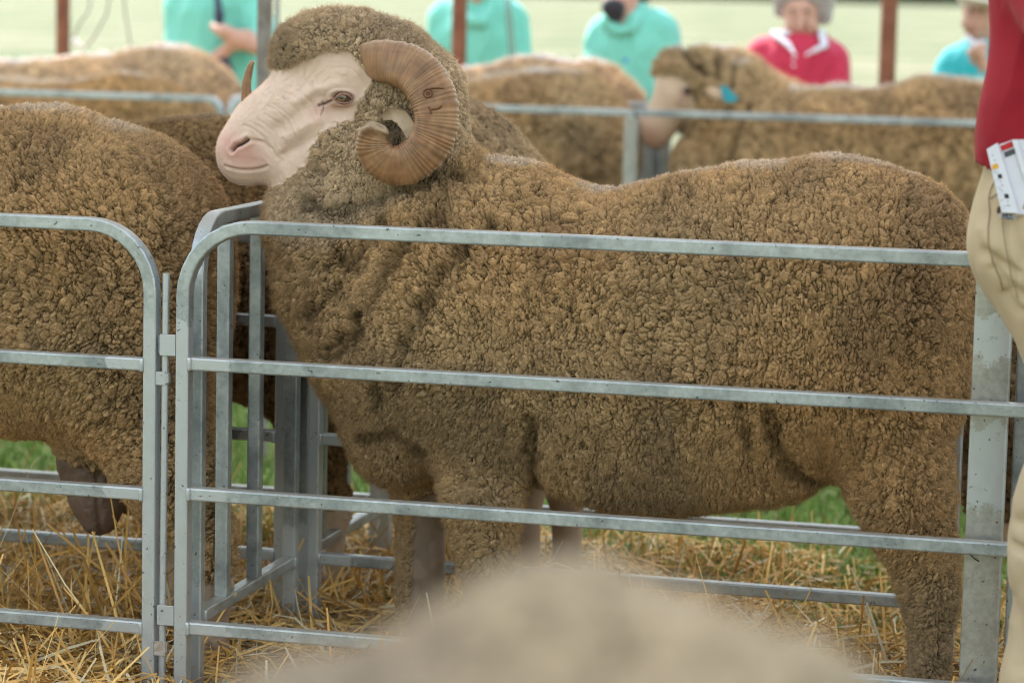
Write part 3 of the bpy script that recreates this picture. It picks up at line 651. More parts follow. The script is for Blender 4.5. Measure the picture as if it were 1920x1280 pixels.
# ================================================================== THE RAM
VR = 4.86
def P2(px, py, V=VR - .05): q = Q(px, py, V); return np.array([q[0], q[2]])
def polyd(v, pts, V=VR - .05):
    P = [P2(*p, V) for p in pts]; x = v[:, [0, 2]]; D = np.full(len(v), 9.)
    for a, b_ in zip(P[:-1], P[1:]):
        ab = b_ - a; h = np.clip(((x - a) @ ab) / (ab @ ab), 0, 1); D = np.minimum(D, np.linalg.norm(x - a - h[:, None] * ab, axis=1))
    return D
W = lambda *a, **k: C(VR, *a, t=0, **k)
S = lambda *a, **k: C(VR, *a, t=1, **k)
ram = [
 # skull and muzzle (bare skin)
 S((648, 165, 84), (560, 208, 72), s=.78), S((560, 208, 72), (488, 250, 54), s=.76), S((488, 250, 54), (457, 279, 37), s=.80), S((458, 290, 33), (457, 298, 31), s=.86),
 S((462, 298, 32), (560, 294, 46), s=.80), S((560, 304, 48), (640, 270, 70), s=.9),
 S((628, 158, 30), (655, 158, 26), s=.8, dv=(-.040, -.048)),
 # cap, nape, cheeks (wool)
 W((553, 92, 56), (600, 80, 62), s=1.0), W((600, 78, 58), (665, 74, 60), s=1.05), W((665, 74, 60), (742, 112, 72), s=1.0), W((742, 112, 72), (796, 168, 78), s=.95), W((800, 175, 74), (806, 235, 84), s=1.0),
 W((742, 212, 84), (752, 250, 96), s=1.1), W((662, 292, 90), (700, 300, 98), s=1.08), W((630, 340, 78), (670, 320, 84), s=1.0),
 # throat and neck
 W((574, 420, 92), (640, 410, 118), s=1.0), W((780, 320, 118), (830, 400, 140), s=1.0), W((640, 420, 128), (655, 530, 138), s=.95), W((655, 530, 138), (715, 640, 148), s=.95),
 W((715, 640, 150), (765, 720, 150), s=.95), W((762, 715, 158), (747, 806, 114), s=1.0), W((800, 420, 140), (850, 560, 240), s=.8),
 # trunk
 W((915, 600, 296), (1155, 656, 292), s=.80), W((1155, 656, 292), (1330, 634, 308), s=.80), W((1330, 634, 308), (1520, 590, 298), s=.80), W((1520, 596, 298), (1600, 560, 245), s=.84),
 W((1640, 530, 190), (1650, 700, 180), s=1.1), W((1738, 440, 88), (1748, 690, 84), s=1.8), W((970, 430, 128), (1110, 505, 105), s=1.0), W((1200, 815, 145), (1440, 815, 138), s=1.15), W((1700, 400, 75), (1560, 375, 80), s=1.5),
 # near hind leg
 W((1650, 760, 150), (1695, 920, 100), s=1.0, dv=(-.05, -.08)), W((1690, 915, 100), (1758, 1045, 50), s=.9, dv=(-.08, -.09)), W((1700, 1010, 72), (1738, 1110, 50), s=.9, dv=(-.09, -.09)), W((1745, 1120, 50), (1742, 1330, 44), s=.95, dv=(-.09, -.09)),
 # far hind leg
 W((1640, 760, 140), (1680, 920, 84), s=.9, dv=(.08, .12)), W((1680, 915, 80), (1750, 1030, 44), s=.9, dv=(.12, .13)), W((1750, 1030, 44), (1740, 1240, 40), s=.95, dv=(.13, .13)),
 # near front leg, forearm
 W((900, 780, 130), (905, 940, 72), s=.8, dv=(-.08, -.10)), W((905, 940, 80), (912, 1050, 56), s=.9, dv=(-.10, -.10)), S((913, 1030, 40), (916, 1110, 37), s=.9, dv=(-.10, -.10)), S((916, 1110, 38), (912, 1340, 32), s=.9, dv=(-.10, -.10)),
 # far front leg
 W((800, 790, 100), (795, 910, 52), s=.8, dv=(.06, .09)), W((780, 920, 40), (775, 1190, 30), s=1.0, dv=(.09, .09)), S((805, 930, 34), (803, 1200, 32), s=.9, dv=(.085, .085)), S((795, 1200, 34), (795, 1320, 30), s=.9, dv=(.09, .09)),
]
SKC = np.array([.73, .56, .455])
def ram_post(v, n, d, c, sc, mask):
    px = np.empty(len(v)); 
    headz = (polyd(v, [(560, 90), (700, 120), (780, 230), (700, 320), (600, 340)]) < .11).astype(float); hz = 1 - sstep(.085, .135, polyd(v, [(575, 90), (700, 110), (790, 190), (740, 260), (640, 320), (600, 350)]))
    lum = c.mean(1, keepdims=True) / TAN.mean(); g = np.array([.56, .43, .29]) * lum
    c = c * (1 - hz[:, None] * .75) + g * hz[:, None] * .75
    # darkened folds on throat and shoulder
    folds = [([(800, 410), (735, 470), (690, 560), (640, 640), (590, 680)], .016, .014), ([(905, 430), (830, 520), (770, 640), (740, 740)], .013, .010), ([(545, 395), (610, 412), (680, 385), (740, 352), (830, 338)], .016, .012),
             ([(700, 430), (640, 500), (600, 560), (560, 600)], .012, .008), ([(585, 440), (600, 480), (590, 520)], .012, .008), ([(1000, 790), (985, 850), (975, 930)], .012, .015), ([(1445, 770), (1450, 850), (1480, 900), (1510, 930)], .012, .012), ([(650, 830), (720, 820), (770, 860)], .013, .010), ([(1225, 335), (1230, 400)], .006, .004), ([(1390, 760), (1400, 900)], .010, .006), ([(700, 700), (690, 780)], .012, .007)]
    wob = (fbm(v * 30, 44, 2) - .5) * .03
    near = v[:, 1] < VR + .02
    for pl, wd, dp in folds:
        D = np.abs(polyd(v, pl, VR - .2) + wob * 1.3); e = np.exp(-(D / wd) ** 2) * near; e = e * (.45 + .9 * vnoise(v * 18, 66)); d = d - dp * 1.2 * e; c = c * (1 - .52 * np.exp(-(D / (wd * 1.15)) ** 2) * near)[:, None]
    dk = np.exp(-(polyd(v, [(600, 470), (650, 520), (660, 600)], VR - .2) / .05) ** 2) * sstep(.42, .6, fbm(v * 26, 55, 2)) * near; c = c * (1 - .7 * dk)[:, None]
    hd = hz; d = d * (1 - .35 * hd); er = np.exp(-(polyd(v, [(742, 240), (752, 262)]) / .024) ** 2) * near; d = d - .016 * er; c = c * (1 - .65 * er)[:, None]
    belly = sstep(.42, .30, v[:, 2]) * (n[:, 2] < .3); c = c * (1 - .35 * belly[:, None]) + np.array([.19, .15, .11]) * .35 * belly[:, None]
    # face
    x = v; ds = np.zeros(len(v)); face = (v[:, 2] > .85).astype(float)
    s_ = np.tile(SKC, (len(v), 1)) * (.93 + .14 * fbm(v * 60, 8, 3))[:, None]
    legm = (v[:, 2] < .8)[:, None]; s_ = np.where(legm, np.array([.17, .118, .082]) * (.7 + .6 * fbm(v * 40, 18, 3))[:, None], s_)
    pink = np.exp(-(polyd(v, [(425, 272), (440, 285), (462, 290)]) / .026) ** 2); s_ = s_ * (1 - .62 * pink[:, None]) + np.array([.62, .30, .25]) * .62 * pink[:, None]
    lip = np.exp(-(polyd(v, [(432, 312), (470, 312), (500, 300)]) / .012) ** 2); s_ = s_ * (1 - .35 * lip[:, None]) + np.array([.60, .36, .30]) * .35 * lip[:, None]
    ey = np.exp(-(polyd(v, [(600, 210), (620, 196), (650, 186)]) / .016) ** 2); s_ = s_ * (1 - .5 * ey[:, None]) + np.array([.55, .32, .27]) * .5 * ey[:, None]
    yl = np.exp(-(polyd(v, [(560, 130), (640, 140), (690, 150)]) / .022) ** 2); s_ = s_ * (1 - .3 * yl[:, None]) + np.array([.55, .42, .25]) * .3 * yl[:, None]
    D = polyd(v, [(434, 282), (441, 274), (452, 270), (463, 263)]); ds -= .010 * np.exp(-(D / .0032) ** 2); ds += .0015 * np.exp(-((D - .009) / .005) ** 2); s_ *= (1 - .85 * np.exp(-(D / .0028) ** 2))[:, None]
    D = polyd(v, [(418, 312), (432, 316), (450, 319), (470, 319), (487, 316), (499, 311)]); ds -= .0022 * np.exp(-(D / .0022) ** 2); ds += .0008 * np.exp(-((D - .006) / .004) ** 2); ml = .30 * np.exp(-(D / .0019) ** 2)[:, None]; s_ = s_ * (1 - ml) + np.array([.28, .13, .10]) * ml
    D = polyd(v, [(520, 292), (545, 282), (575, 270), (600, 250)]); ds -= .0010 * np.exp(-(D / .004) ** 2)
    D = polyd(v, [(468, 262), (494, 266), (512, 280), (518, 296)]); ds -= .0022 * np.exp(-(D / .0035) ** 2); D = polyd(v, [(534, 262), (540, 275), (532, 290)]); ds -= .003 * np.exp(-(D / .005) ** 2)
    rr_ = random.Random(4)
    for k in range(9):
        a = np.array([452 + k * 11 + rr_.uniform(-3, 3), 234 - k * 9 + rr_.uniform(-3, 3)]); b0 = rr_.uniform(0, 14); D = polyd(v, [tuple(a + [b0, b0 * .5]), tuple(a + [26, 12 + rr_.uniform(-3, 3)]), tuple(a + [46, 30 + rr_.uniform(-3, 3)]), tuple(a + [rr_.uniform(52, 62), 56])]); ds -= rr_.uniform(.0004, .0010) * np.exp(-((D + .0015 * (vnoise(v * 120, 7) - .5)) / .0026) ** 2)
    D = polyd(v, [(628, 188), (616, 194), (602, 198)]); ds -= .004 * np.exp(-(D / .0022) ** 2); s_ *= (1 - .6 * np.exp(-(D / .0022) ** 2))[:, None]
    D = polyd(v, [(609, 190), (611, 204), (607, 216)]); ds -= .002 * np.exp(-(D / .0018) ** 2); s_ *= (1 - .35 * np.exp(-(D / .0016) ** 2))[:, None]
    D = polyd(v, [(606, 222), (570, 240), (535, 262)]); ds += .0035 * np.exp(-(D / .011) ** 2); D = polyd(v, [(600, 250), (560, 275), (530, 300)]); ds -= .0035 * np.exp(-(D / .012) ** 2)
    D = polyd(v, [(640, 158), (600, 168), (560, 190)]); ds += .003 * np.exp(-(D / .010) ** 2); D = polyd(v, [(600, 180), (560, 215), (520, 240)]); ds -= .0025 * np.exp(-(D / .012) ** 2)
    s_ *= (.95 + .10 * fbm(v * 25, 77, 3))[:, None]; s_ = s_ * (1 - .12 * sstep(.5, .7, fbm(v * 30, 78, 2))[:, None]) + np.array([.66, .47, .33]) * .12 * sstep(.5, .7, fbm(v * 30, 78, 2))[:, None]
    # eye opening
    e0 = P2(643, 183, VR - .07); dx = (v[:, 0] - e0[0]); dz = v[:, 2] - e0[1]; e = np.sqrt((dx / .0165) ** 2 + (dz / .0090) ** 2); nearf = np.abs(v[:, 1] - VR) > .03
    ds -= .012 * (1 - sstep(.7, 1.05, e)) * nearf; ds += .0022 * np.exp(-((e - 1.5) / .35) ** 2) * nearf
    rim = np.exp(-((e - 1.0) / .34) ** 2)[:, None]; s_ = s_ * (1 - .55 * rim) + np.array([.33, .16, .11]) * .55 * rim; lowr = np.exp(-(polyd(v, [(632, 198), (648, 201), (660, 195)]) / .006) ** 2)[:, None]; s_ = s_ * (1 - .45 * lowr) + np.array([.40, .20, .13]) * .45 * lowr
    ds = ds * face * 1.45; ds += .0008 * (fbm(v * 160, 5, 2) - .5)
    return d, c, s_, mask, ds
def ramcell(v):
    D = polyd(v, [(575, 90), (700, 110), (790, 190), (740, 260), (640, 320), (600, 350)]); return np.where(D < .10, 1.12, np.where(v[:, 2] + .08 * (vnoise(v * 12, 3) - .5) > .84, .74, np.where(v[:, 0] < Q(700, 500, VR)[0], .82, 1.)))
def ramshag(v):
    D = polyd(v, [(520, 100), (600, 60), (680, 40), (780, 90)]); return (D < .05) * .55 + (v[:, 2] < .62) * .35 + (v[:, 0] < Q(640, 500, VR)[0]) * .6 + .04
def ramw(v): return np.where(v[:, 1] > VR + .12, .25, 1.)
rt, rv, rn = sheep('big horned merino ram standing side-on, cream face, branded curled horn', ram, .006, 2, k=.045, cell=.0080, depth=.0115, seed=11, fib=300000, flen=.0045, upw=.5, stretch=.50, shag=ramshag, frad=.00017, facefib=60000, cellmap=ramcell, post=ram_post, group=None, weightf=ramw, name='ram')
# ---- horns
def horn(pts, side, label=None, far=False, nseg=460, marks=False):
    P = np.array([np.append(Q(p[0], p[1], VR + p[3]), 0)[:3] for p in pts]); R = np.array([p[2] * scl(p[0], VR) for p in pts])
    k = len(P); t = np.linspace(0, k - 1, nseg); i = np.clip(t.astype(int), 0, k - 2); f = (t - i)[:, None]
    g = lambda A, j: A[np.clip(j, 0, k - 1)]
    def cr(A): a, b_, c_, d_ = g(A, i - 1), g(A, i), g(A, i + 1), g(A, i + 2); ff = f if A.ndim > 1 else f[:, 0]; return .5 * ((2 * b_) + (c_ - a) * ff + (2 * a - 5 * b_ + 4 * c_ - d_) * ff ** 2 + (3 * b_ - a - 3 * c_ + d_) * ff ** 3)
    C_ = cr(P); RR = cr(R); n = 56; V = []; col = []; cen = C_.mean(0)
    s = np.concatenate([[0], np.cumsum(np.linalg.norm(np.diff(C_, axis=0), axis=1))])
    for a in range(nseg):
        T = C_[min(a + 1, nseg - 1)] - C_[max(a - 1, 0)]; T /= np.linalg.norm(T); out = C_[a] - cen; out[1] = 0; out -= T * (out @ T); out /= np.linalg.norm(out) + 1e-9; sd_ = np.cross(T, out)
        ring = .5 + .5 * math.sin(s[a] * 2 * math.pi / .0068 + 2.6 * math.sin(s[a] * 70) + 1.7 * math.sin(s[a] * 173)); big = math.sin(s[a] * 2 * math.pi / .021 + 2 * math.sin(s[a] * 40))
        for j in range(n):
            th = 2 * math.pi * j / n; x, y = math.cos(th), math.sin(th)
            x = np.sign(x) * abs(x) ** .85; y = np.sign(y) * abs(y) ** .80 * (.62 - .18 * x)
            rr = RR[a] * (1 + (.016 + .022 * max(0, x)) * ring * (.6 + .8 * abs(math.sin(s[a] * 61))) + .016 * big * (.5 + .5 * x))
            V.append(C_[a] + (out * x + sd_ * y) * rr)
    V = np.array(V); tt = np.repeat(np.linspace(0, 1, nseg), n); ss = np.repeat(s, n); th = np.tile(np.arange(n) / n, nseg)
    q = np.stack([ss * 1.0, np.cos(th * 6.283) * .02, np.sin(th * 6.283) * .02], 1)
    st = fbm(q * np.array([110, 40, 40]) + 1.2 * fbm(V * 60, 31, 2)[:, None], 3, 3); bl = fbm(V * 38, 9, 3); st2 = fbm(q * np.array([30, 260, 260]), 13, 2)
    c = np.array([.335, .19, .095])[None] * (.55 + .85 * st)[:, None]; c = c * (1 - sstep(.45, .7, bl) * .4)[:, None] + np.array([.46, .32, .18]) * (sstep(.45, .7, bl) * .4)[:, None]
    c *= (.62 + .5 * st2)[:, None] * np.array([.80, .71, .62]); rg = fbm(q * np.array([420, 60, 60]), 23, 2); c *= (.86 + .28 * rg)[:, None]; ln_ = fbm(q * np.array([25, 700, 700]), 29, 2); c *= (.80 + .40 * ln_)[:, None]; pk = np.exp(-(tt / .10) ** 2)[:, None]; c = c * (1 - .55 * pk) + np.array([.48, .27, .16]) * .55 * pk
    ed = np.maximum(0, np.cos(th * 6.283)) ** 12; c = c * (1 - .35 * ed[:, None]) + np.array([.50, .40, .27]) * .35 * ed[:, None]
    tip = sstep(.93, 1, tt)[:, None]; c = c * (1 - .4 * tip) + np.array([.42, .33, .22]) * .4 * tip
    F = np.array([(a * n + j, a * n + (j + 1) % n, a * n + n + (j + 1) % n, a * n + n + j) for a in range(nseg - 1) for j in range(n)])
    # worn blunt end
    e0 = len(V); a = nseg - 1; T = C_[a] - C_[a - 1]; T /= np.linalg.norm(T); V = np.concatenate([V, V[a * n:a * n + n] * .55 + C_[a] * .45 + T * .003 , C_[a][None] - T * .003]); c = np.concatenate([c, np.tile([.40, .31, .2], (n, 1)), [[.16, .10, .06]]])
    F2 = [(a * n + j, a * n + (j + 1) % n, e0 + (j + 1) % n, e0 + j) for j in range(n)]; F3 = [(e0 + j, e0 + (j + 1) % n, e0 + n, e0 + n) for j in range(n)]
    faces = [tuple(x) for x in F] + F2 + [(x[0], x[1], x[2]) for x in F3]
    o = mesh_obj('horn', V, faces, HORN, rt, True); set_col(o.data, c); return V, o
hp = [(688, 114, 34, -.02), (706, 114, 37, -.066), (738, 118, 39.5, -.092), (776, 132, 42, -.106), (804, 164, 43, -.116), (818, 205, 41, -.124), (815, 248, 39, -.130), (793, 286, 37.5, -.136), (758, 309, 37, -.142), (722, 305, 34, -.150), (701, 280, 31, -.158), (700, 254, 26, -.164), (711, 238, 21, -.168)]
hv, ho = horn(hp, -1)
fp = [(690, 105, 30, .05), (740, 110, 38, .09), (800, 160, 40, .12), (815, 240, 38, .14), (770, 300, 36, .16), (690, 320, 33, .18), (590, 310, 26, .20), (510, 270, 19, .205), (470, 215, 14, .205), (462, 165, 9.5, .205), (468, 130, 7, .205), (474, 116, 4, .205)]
horn(fp, 1, nseg=260)
def draped(name, pts, rad, surfv, mat, lift=.0004, V=VR - .14, n=6, flat=.5):
    P = []
    for a, b_ in zip(pts[:-1], pts[1:]):
        for k in range(6): P.append(np.array(a) + (np.array(b_) - np.array(a)) * k / 6)
    P.append(np.array(pts[-1])); W3 = []
    for p in P: q = Q(p[0], p[1], V); y = surf(surfv, (q[0], 0, q[2]), .004); q2 = Q(p[0], p[1], y); q2[1] = surf(surfv, (q2[0], y, q2[2]), .0035) - lift; W3.append(q2)
    mb = MB(); mb.sweep(W3, [(rad * flat * math.cos(a), rad * math.sin(a)) for a in np.linspace(0, 2 * math.pi, n, endpoint=False)], (0, 1, 0)); return mb
th = np.linspace(0, 2 * math.pi, 13)
mk = draped('m', [(802 + 8.2 * math.cos(a), 175 + 8.0 * math.sin(a)) for a in th], .0018, hv, MARK); m2 = draped('m', [(802 + 2.6 * math.cos(a), 175 + 2.6 * math.sin(a)) for a in th], .0013, hv, MARK); m3 = draped('m', [(803, 167), (812, 165.5), (822, 165), (832, 166)], .0016, hv, MARK)
for x in (m2, m3): mk.add(np.concatenate(x.v), x.f)
mk.build('branded_symbol', MARK, ho, True)
mk = draped('m', [(803, 200), (807, 206), (808, 214)], .0019, hv, MARK); m2 = draped('m', [(805, 206), (815, 205), (824, 203), (828, 198)], .0019, hv, MARK); mk.add(np.concatenate(m2.v), m2.f); mk.build('branded_number', MARK, ho, True)
# ---- near ear, curled inside the horn
def blade(pts, V, name, colo, coli, parent, cup=.35):
    nseg, n = 26, 14; P = np.array([Q(p[0], p[1], V + p[3]) for p in pts]); R = np.array([p[2] * scl(700, V) for p in pts]); k = len(P); t = np.linspace(0, k - 1, nseg); i = np.clip(t.astype(int), 0, k - 2); f = t - i
    Cn = P[i] * (1 - f)[:, None] + P[i + 1] * f[:, None]; RR = R[i] * (1 - f) + R[i + 1] * f; cen = Q(745, 262, V + .03); VV_ = []; F = []; col = []
    for a in range(nseg):
        T = Cn[min(a + 1, nseg - 1)] - Cn[max(a - 1, 0)]; T /= np.linalg.norm(T); out = np.cross(T, [0, 1, 0]); out /= np.linalg.norm(out); sd_ = np.cross(out, T)
        for j in range(n):
            x = j / (n - 1) * 2 - 1
            for lay in (0, 1): VV_.append(Cn[a] + out * x * RR[a] + np.array([0, 1, 0]) * (cup * RR[a] * (x * x) * (-1) + (.003 if lay else 0))); col.append(coli if lay else colo)
    idx = lambda a, j, l_: (a * n + j) * 2 + l_
    for a in range(nseg - 1):
        for j in range(n - 1): F.append((idx(a, j, 0), idx(a, j + 1, 0), idx(a + 1, j + 1, 0), idx(a + 1, j, 0))); F.append((idx(a, j, 1), idx(a + 1, j, 1), idx(a + 1, j + 1, 1), idx(a, j + 1, 1)))
        for j in (0, n - 1): F.append((idx(a, j, 0), idx(a + 1, j, 0), idx(a + 1, j, 1), idx(a, j, 1)))
    for a in (0, nseg - 1):
        for j in range(n - 1): F.append((idx(a, j, 0), idx(a, j, 1), idx(a, j + 1, 1), idx(a, j + 1, 0)))
    o = mesh_obj(name, np.array(VV_), F, EAR, parent, True); set_col(o.data, np.array(col) * (.85 + .3 * fbm(np.array(VV_) * 90, 3, 3))[:, None]); return o
blade([(718, 220, 6, -.085), (736, 214, 11, -.115), (754, 220, 14, -.130), (767, 238, 13, -.138), (773, 258, 10, -.140), (771, 282, 4, -.140)], VR, 'ear', (.33, .24, .15), (.18, .11, .08), rt)
# ---- near eye and lids
for sg in (-1, 1):
    q = Q(643, 183, VR - .07); ysk = surf(rv, (q[0] - .02, 0, q[2] + .012), .003); yy = VR + (ysk - VR) * (-sg) if sg > 0 else ysk
    q = Q(643, 183, ysk + .006); c = np.array([q[0], yy + (.0095 if sg < 0 else -.0095), q[2]]); nn, mm = 64, 44; V_ = []; F = []; col = []
    for i in range(mm + 1):
        a = math.pi * i / mm
        for j in range(nn): b_ = 2 * math.pi * j / nn; V_.append(c + .0135 * np.array([math.sin(a) * math.cos(b_), -math.cos(a), math.sin(a) * math.sin(b_)]) * np.array([1, -sg * -1, 1]))
    V_ = np.array(V_); F = np.array([(i * nn + j, i * nn + (j + 1) % nn, i * nn + nn + (j + 1) % nn, i * nn + nn + j) for i in range(mm) for j in range(nn)])
    e = np.sqrt((V_[:, 0] - c[0] + .001) ** 2 + (V_[:, 2] - c[2]) ** 2); pup = np.sqrt(((V_[:, 0] - c[0] + .001) / .0052) ** 2 + ((V_[:, 2] - c[2]) / .0028) ** 2)
    col = np.where((e < .0088)[:, None], np.array([.20, .13, .06]), np.array([.12, .08, .06])); col = np.where((e > .0088)[:, None] & (e < .0098)[:, None], np.array([.06, .04, .03]), col); col = np.where((pup < 1)[:, None], np.array([.006, .007, .012]), col)
    o = mesh_obj('eye', V_, F, EYEM, rt, True); set_col(o.data, col)
al = [(627, 188), (632, 181), (641, 176.5), (651, 177), (659, 183), (661, 189)]; lo_ = [(661, 189), (654, 193), (645, 194), (635, 192), (627, 188)]
y0 = surf(rv, (Q(620, 175, VR - .07)[0], 0, Q(620, 175, VR - .07)[2]), .003)
for nm, pl, rr in (('upper_lid', al, .0026), ('lower_lid', lo_, .0016)):
    W3 = []
    for a, b_ in zip(pl[:-1], pl[1:]):
        for k in range(4): p = np.array(a) + (np.array(b_) - np.array(a)) * k / 4; W3.append(Q(p[0], p[1], y0 - .0012 - .0015 * math.sin((p[0] - 627) / 34 * math.pi)))
    mb = MB(); nW = len(W3); mb.tube(W3, rr, 10, scale=[.45 + .55 * math.sin(math.pi * (i + .5) / nW) for i in range(nW)]); mb.build(nm, LID, rt, True)
# lashes / chin whiskers
# ================================================================== OTHER SHEEP
def trunkw(lo, hi): return lambda v: ((v[:, 0] > lo) & (v[:, 0] < hi)).astype(float)
W2 = lambda *a, **k: C(4.88, *a, t=0, **k); S2_ = lambda *a, **k: C(4.88, *a, t=1, **k)
s2 = [W2((-620, 560, 300), (-300, 520, 310), s=.8), W2((-300, 520, 300), (80, 510, 304), s=.8), W2((80, 510, 304), (150, 524, 294), s=.8), W2((205, 470, 214), (225, 640, 196), s=1.1), W2((250, 430, 176), (250, 640, 170), s=1.2),
      W2((-900, 420, 150), (-640, 520, 210), s=.9),
      W2((250, 700, 160), (318, 880, 100), s=1.0, dv=(-.05, -.08)), W2((318, 880, 100), (385, 1010, 54), s=.9, dv=(-.08, -.08)), W2((385, 1010, 50), (398, 1110, 40), s=.9, dv=(-.08, -.08)), S2_((398, 1100, 36), (400, 1290, 33), s=.9, dv=(-.08, -.08)),
      W2((230, 740, 140), (240, 860, 84), s=.9, dv=(.06, .10)), W2((250, 870, 74), (330, 1000, 46), s=.9, dv=(.10, .12)), S2_((345, 1010, 38), (352, 1250, 32), s=.9, dv=(.12, .12)),
      W2((-420, 800, 90), (-410, 980, 56), s=.8, dv=(-.1, -.1)), S2_((-410, 1000, 38), (-410, 1290, 33), s=.8, dv=(-.1, -.1)), W2((-340, 800, 90), (-330, 980, 56), s=.8, dv=(.1, .1)), S2_((-330, 1000, 38), (-330, 1270, 33), s=.8, dv=(.1, .1)),
      W2((170, 800, 80), (176, 870, 56), s=.9, dv=(.02, .03)), S2_((168, 870, 50), (180, 935, 44), s=.9, dv=(.03, .03)), S2_((182, 940, 42), (186, 975, 31), s=.9, dv=(.03, .03)), S2_((128, 870, 12), (130, 885, 9), dv=(.03, .03))]
def s2post(v, n, d, c, sc, mask):
    scr = np.tile(np.array([.15, .095, .068]), (len(v), 1)) * (.75 + .5 * fbm(v * 35, 8, 3))[:, None]
    return d, c, np.where((v[:, 0] < Q(235, 900, 4.88)[0])[:, None], scr, np.array([.36, .26, .18]) * (.75 + .5 * fbm(v * 35, 8, 3))[:, None]), mask, .007 * (fbm(v * 55, 3, 3) - .5) - .004 * np.exp(-((v[:, 0] - Q(188, 900, 4.88)[0]) / .006) ** 2)
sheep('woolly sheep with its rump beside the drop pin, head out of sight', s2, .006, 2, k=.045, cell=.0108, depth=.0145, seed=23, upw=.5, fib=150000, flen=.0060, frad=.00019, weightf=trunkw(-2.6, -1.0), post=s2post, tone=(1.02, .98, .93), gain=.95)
W3_ = lambda *a, **k: C(5.50, *a, t=0, **k); S3_ = lambda *a, **k: C(5.50, *a, t=1, **k)
s3 = [W3_((-200, 480, 240), (120, 478, 250), s=.8), W3_((120, 484, 248), (390, 474, 252), s=.8), W3_((390, 474, 252), (450, 488, 238), s=.8), W3_((500, 500, 140), (505, 640, 130), s=1.2),
      W3_((540, 700, 90), (598, 850, 46), s=.9, dv=(-.05, -.06)), W3_((598, 850, 44), (630, 960, 24), s=.9, dv=(-.06, -.06)), S3_((628, 950, 24), (625, 1090, 22), s=.9, dv=(-.06, -.06)),
      S3_((560, 860, 36), (590, 1090, 22), s=.9, dv=(.1, .1)), S3_((-240, 700, 40), (-230, 1080, 24), s=.9, dv=(-.1, -.1)), S3_((-180, 700, 40), (-180, 1080, 24), s=.9, dv=(.1, .1)), W3_((-300, 420, 120), (-420, 340, 90), s=.9), S3_((-440, 330, 60), (-520, 400, 36), s=.8)]
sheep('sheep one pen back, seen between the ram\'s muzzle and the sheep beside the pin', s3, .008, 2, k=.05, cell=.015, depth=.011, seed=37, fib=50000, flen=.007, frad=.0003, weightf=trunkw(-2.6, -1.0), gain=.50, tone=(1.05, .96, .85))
s3a = [W3_((700, 470, 200), (800, 424, 246), s=.8, dv=(.05, 0)), W3_((800, 424, 246), (930, 520, 216), s=.8), W3_((940, 560, 190), (980, 700, 150), s=.9), W3_((960, 800, 80), (985, 900, 44), s=.9, dv=(-.04, -.05)), S3_((987, 890, 32), (989, 1100, 26), s=.9, dv=(-.05, -.05)),
       W3_((1020, 760, 90), (1060, 900, 50), s=.9, dv=(.06, .08)), S3_((1063, 900, 34), (1063, 1095, 30), s=.9, dv=(.08, .08)), S3_((780, 700, 60), (812, 1080, 24), s=.9, dv=(0, 0)), S3_((860, 700, 60), (870, 1080, 24), s=.9, dv=(.12, .12)), W3_((640, 440, 120), (600, 330, 80), s=.8), S3_((590, 330, 55), (560, 420, 36), s=.8)]
sheep('sheep one pen back whose woolly shoulder slopes down behind the horn', s3a, .008, 1, k=.05, cell=.015, depth=.010, seed=41, fib=40000, flen=.009, frad=.0003, gain=.9, tone=(.95, .98, 1.05), skin=[.27, .185, .13])
s11 = [W3_((1960, 740, 190), (2080, 640, 230), s=.8), W3_((2080, 640, 230), (2500, 620, 240), s=.8), W3_((1960, 760, 180), (1880, 900, 92), s=.9), S3_((1880, 920, 60), (1862, 1010, 30), s=.8), S3_((2060, 900, 40), (2060, 1120, 26), dv=(-.1, -.1)), S3_((2110, 900, 40), (2110, 1110, 26), dv=(.1, .1)), S3_((2560, 850, 50), (2560, 1130, 26), dv=(-.1, -.1)), S3_((2600, 850, 50), (2600, 1120, 26), dv=(.1, .1))]
sheep('dark brown sheep with lowered head behind the broad flat post', s11, .009, 1, k=.05, seed=53, cell=.015, depth=.010, fib=10000, frad=.0003, gain=.55)
def far_sheep(label, Vf, circ, legs, seed, extra=(), tone=(1, 1, 1), gain=1., post=None, fib=26000):
    pr = [C(Vf, a, b_, s=.86) for a, b_ in zip(circ[:-1], circ[1:])] + [C(Vf, (x, 420, 40), (x + 4, 560, 22), s=.9, dv=(dv, dv)) for x, dv in legs] + [C(Vf, (x + 4, 560, 19), (x + 4, 668, 16), s=.9, t=1, dv=(dv, dv)) for x, dv in legs] + list(extra)
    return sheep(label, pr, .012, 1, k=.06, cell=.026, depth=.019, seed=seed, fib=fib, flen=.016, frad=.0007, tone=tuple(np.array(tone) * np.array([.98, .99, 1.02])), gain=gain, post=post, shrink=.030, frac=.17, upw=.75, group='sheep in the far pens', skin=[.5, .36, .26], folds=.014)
V5, V6 = 9.93, 10.58
fh = lambda V, x, y: [C(V, (x, y, 60), (x - 60, y - 70, 55), s=.9), C(V, (x - 75, y - 70, 42), (x - 110, y - 30, 26), s=.8, t=1)]
far_sheep('far sheep with its rump at the rounded corner of the rail', V5, [(-260, 325, 150), (0, 308, 158), (240, 296, 158), (280, 304, 152)], [(-200, -.1), (-170, .1), (300, -.1), (330, .1)], 61, fh(V5, -330, 300), tone=(1.02, .97, .88))
far_sheep('far sheep showing only a pale woolly back below the crossed arms', V6, [(-240, 288, 140), (0, 256, 142), (310, 232, 144), (340, 238, 142)], [(-160, -.1), (-130, .1), (330, -.1), (360, .1)], 67, fh(V6, -300, 280), tone=(.95, .99, 1.12), gain=1.25)
far_sheep('far middle sheep, its brown rump ending before the grey post', V5, [(700, 320, 148), (900, 302, 152), (1010, 284, 152), (1058, 282, 150)], [(760, -.1), (790, .1), (1110, -.1), (1130, .1)], 71, fh(V5, 640, 300))
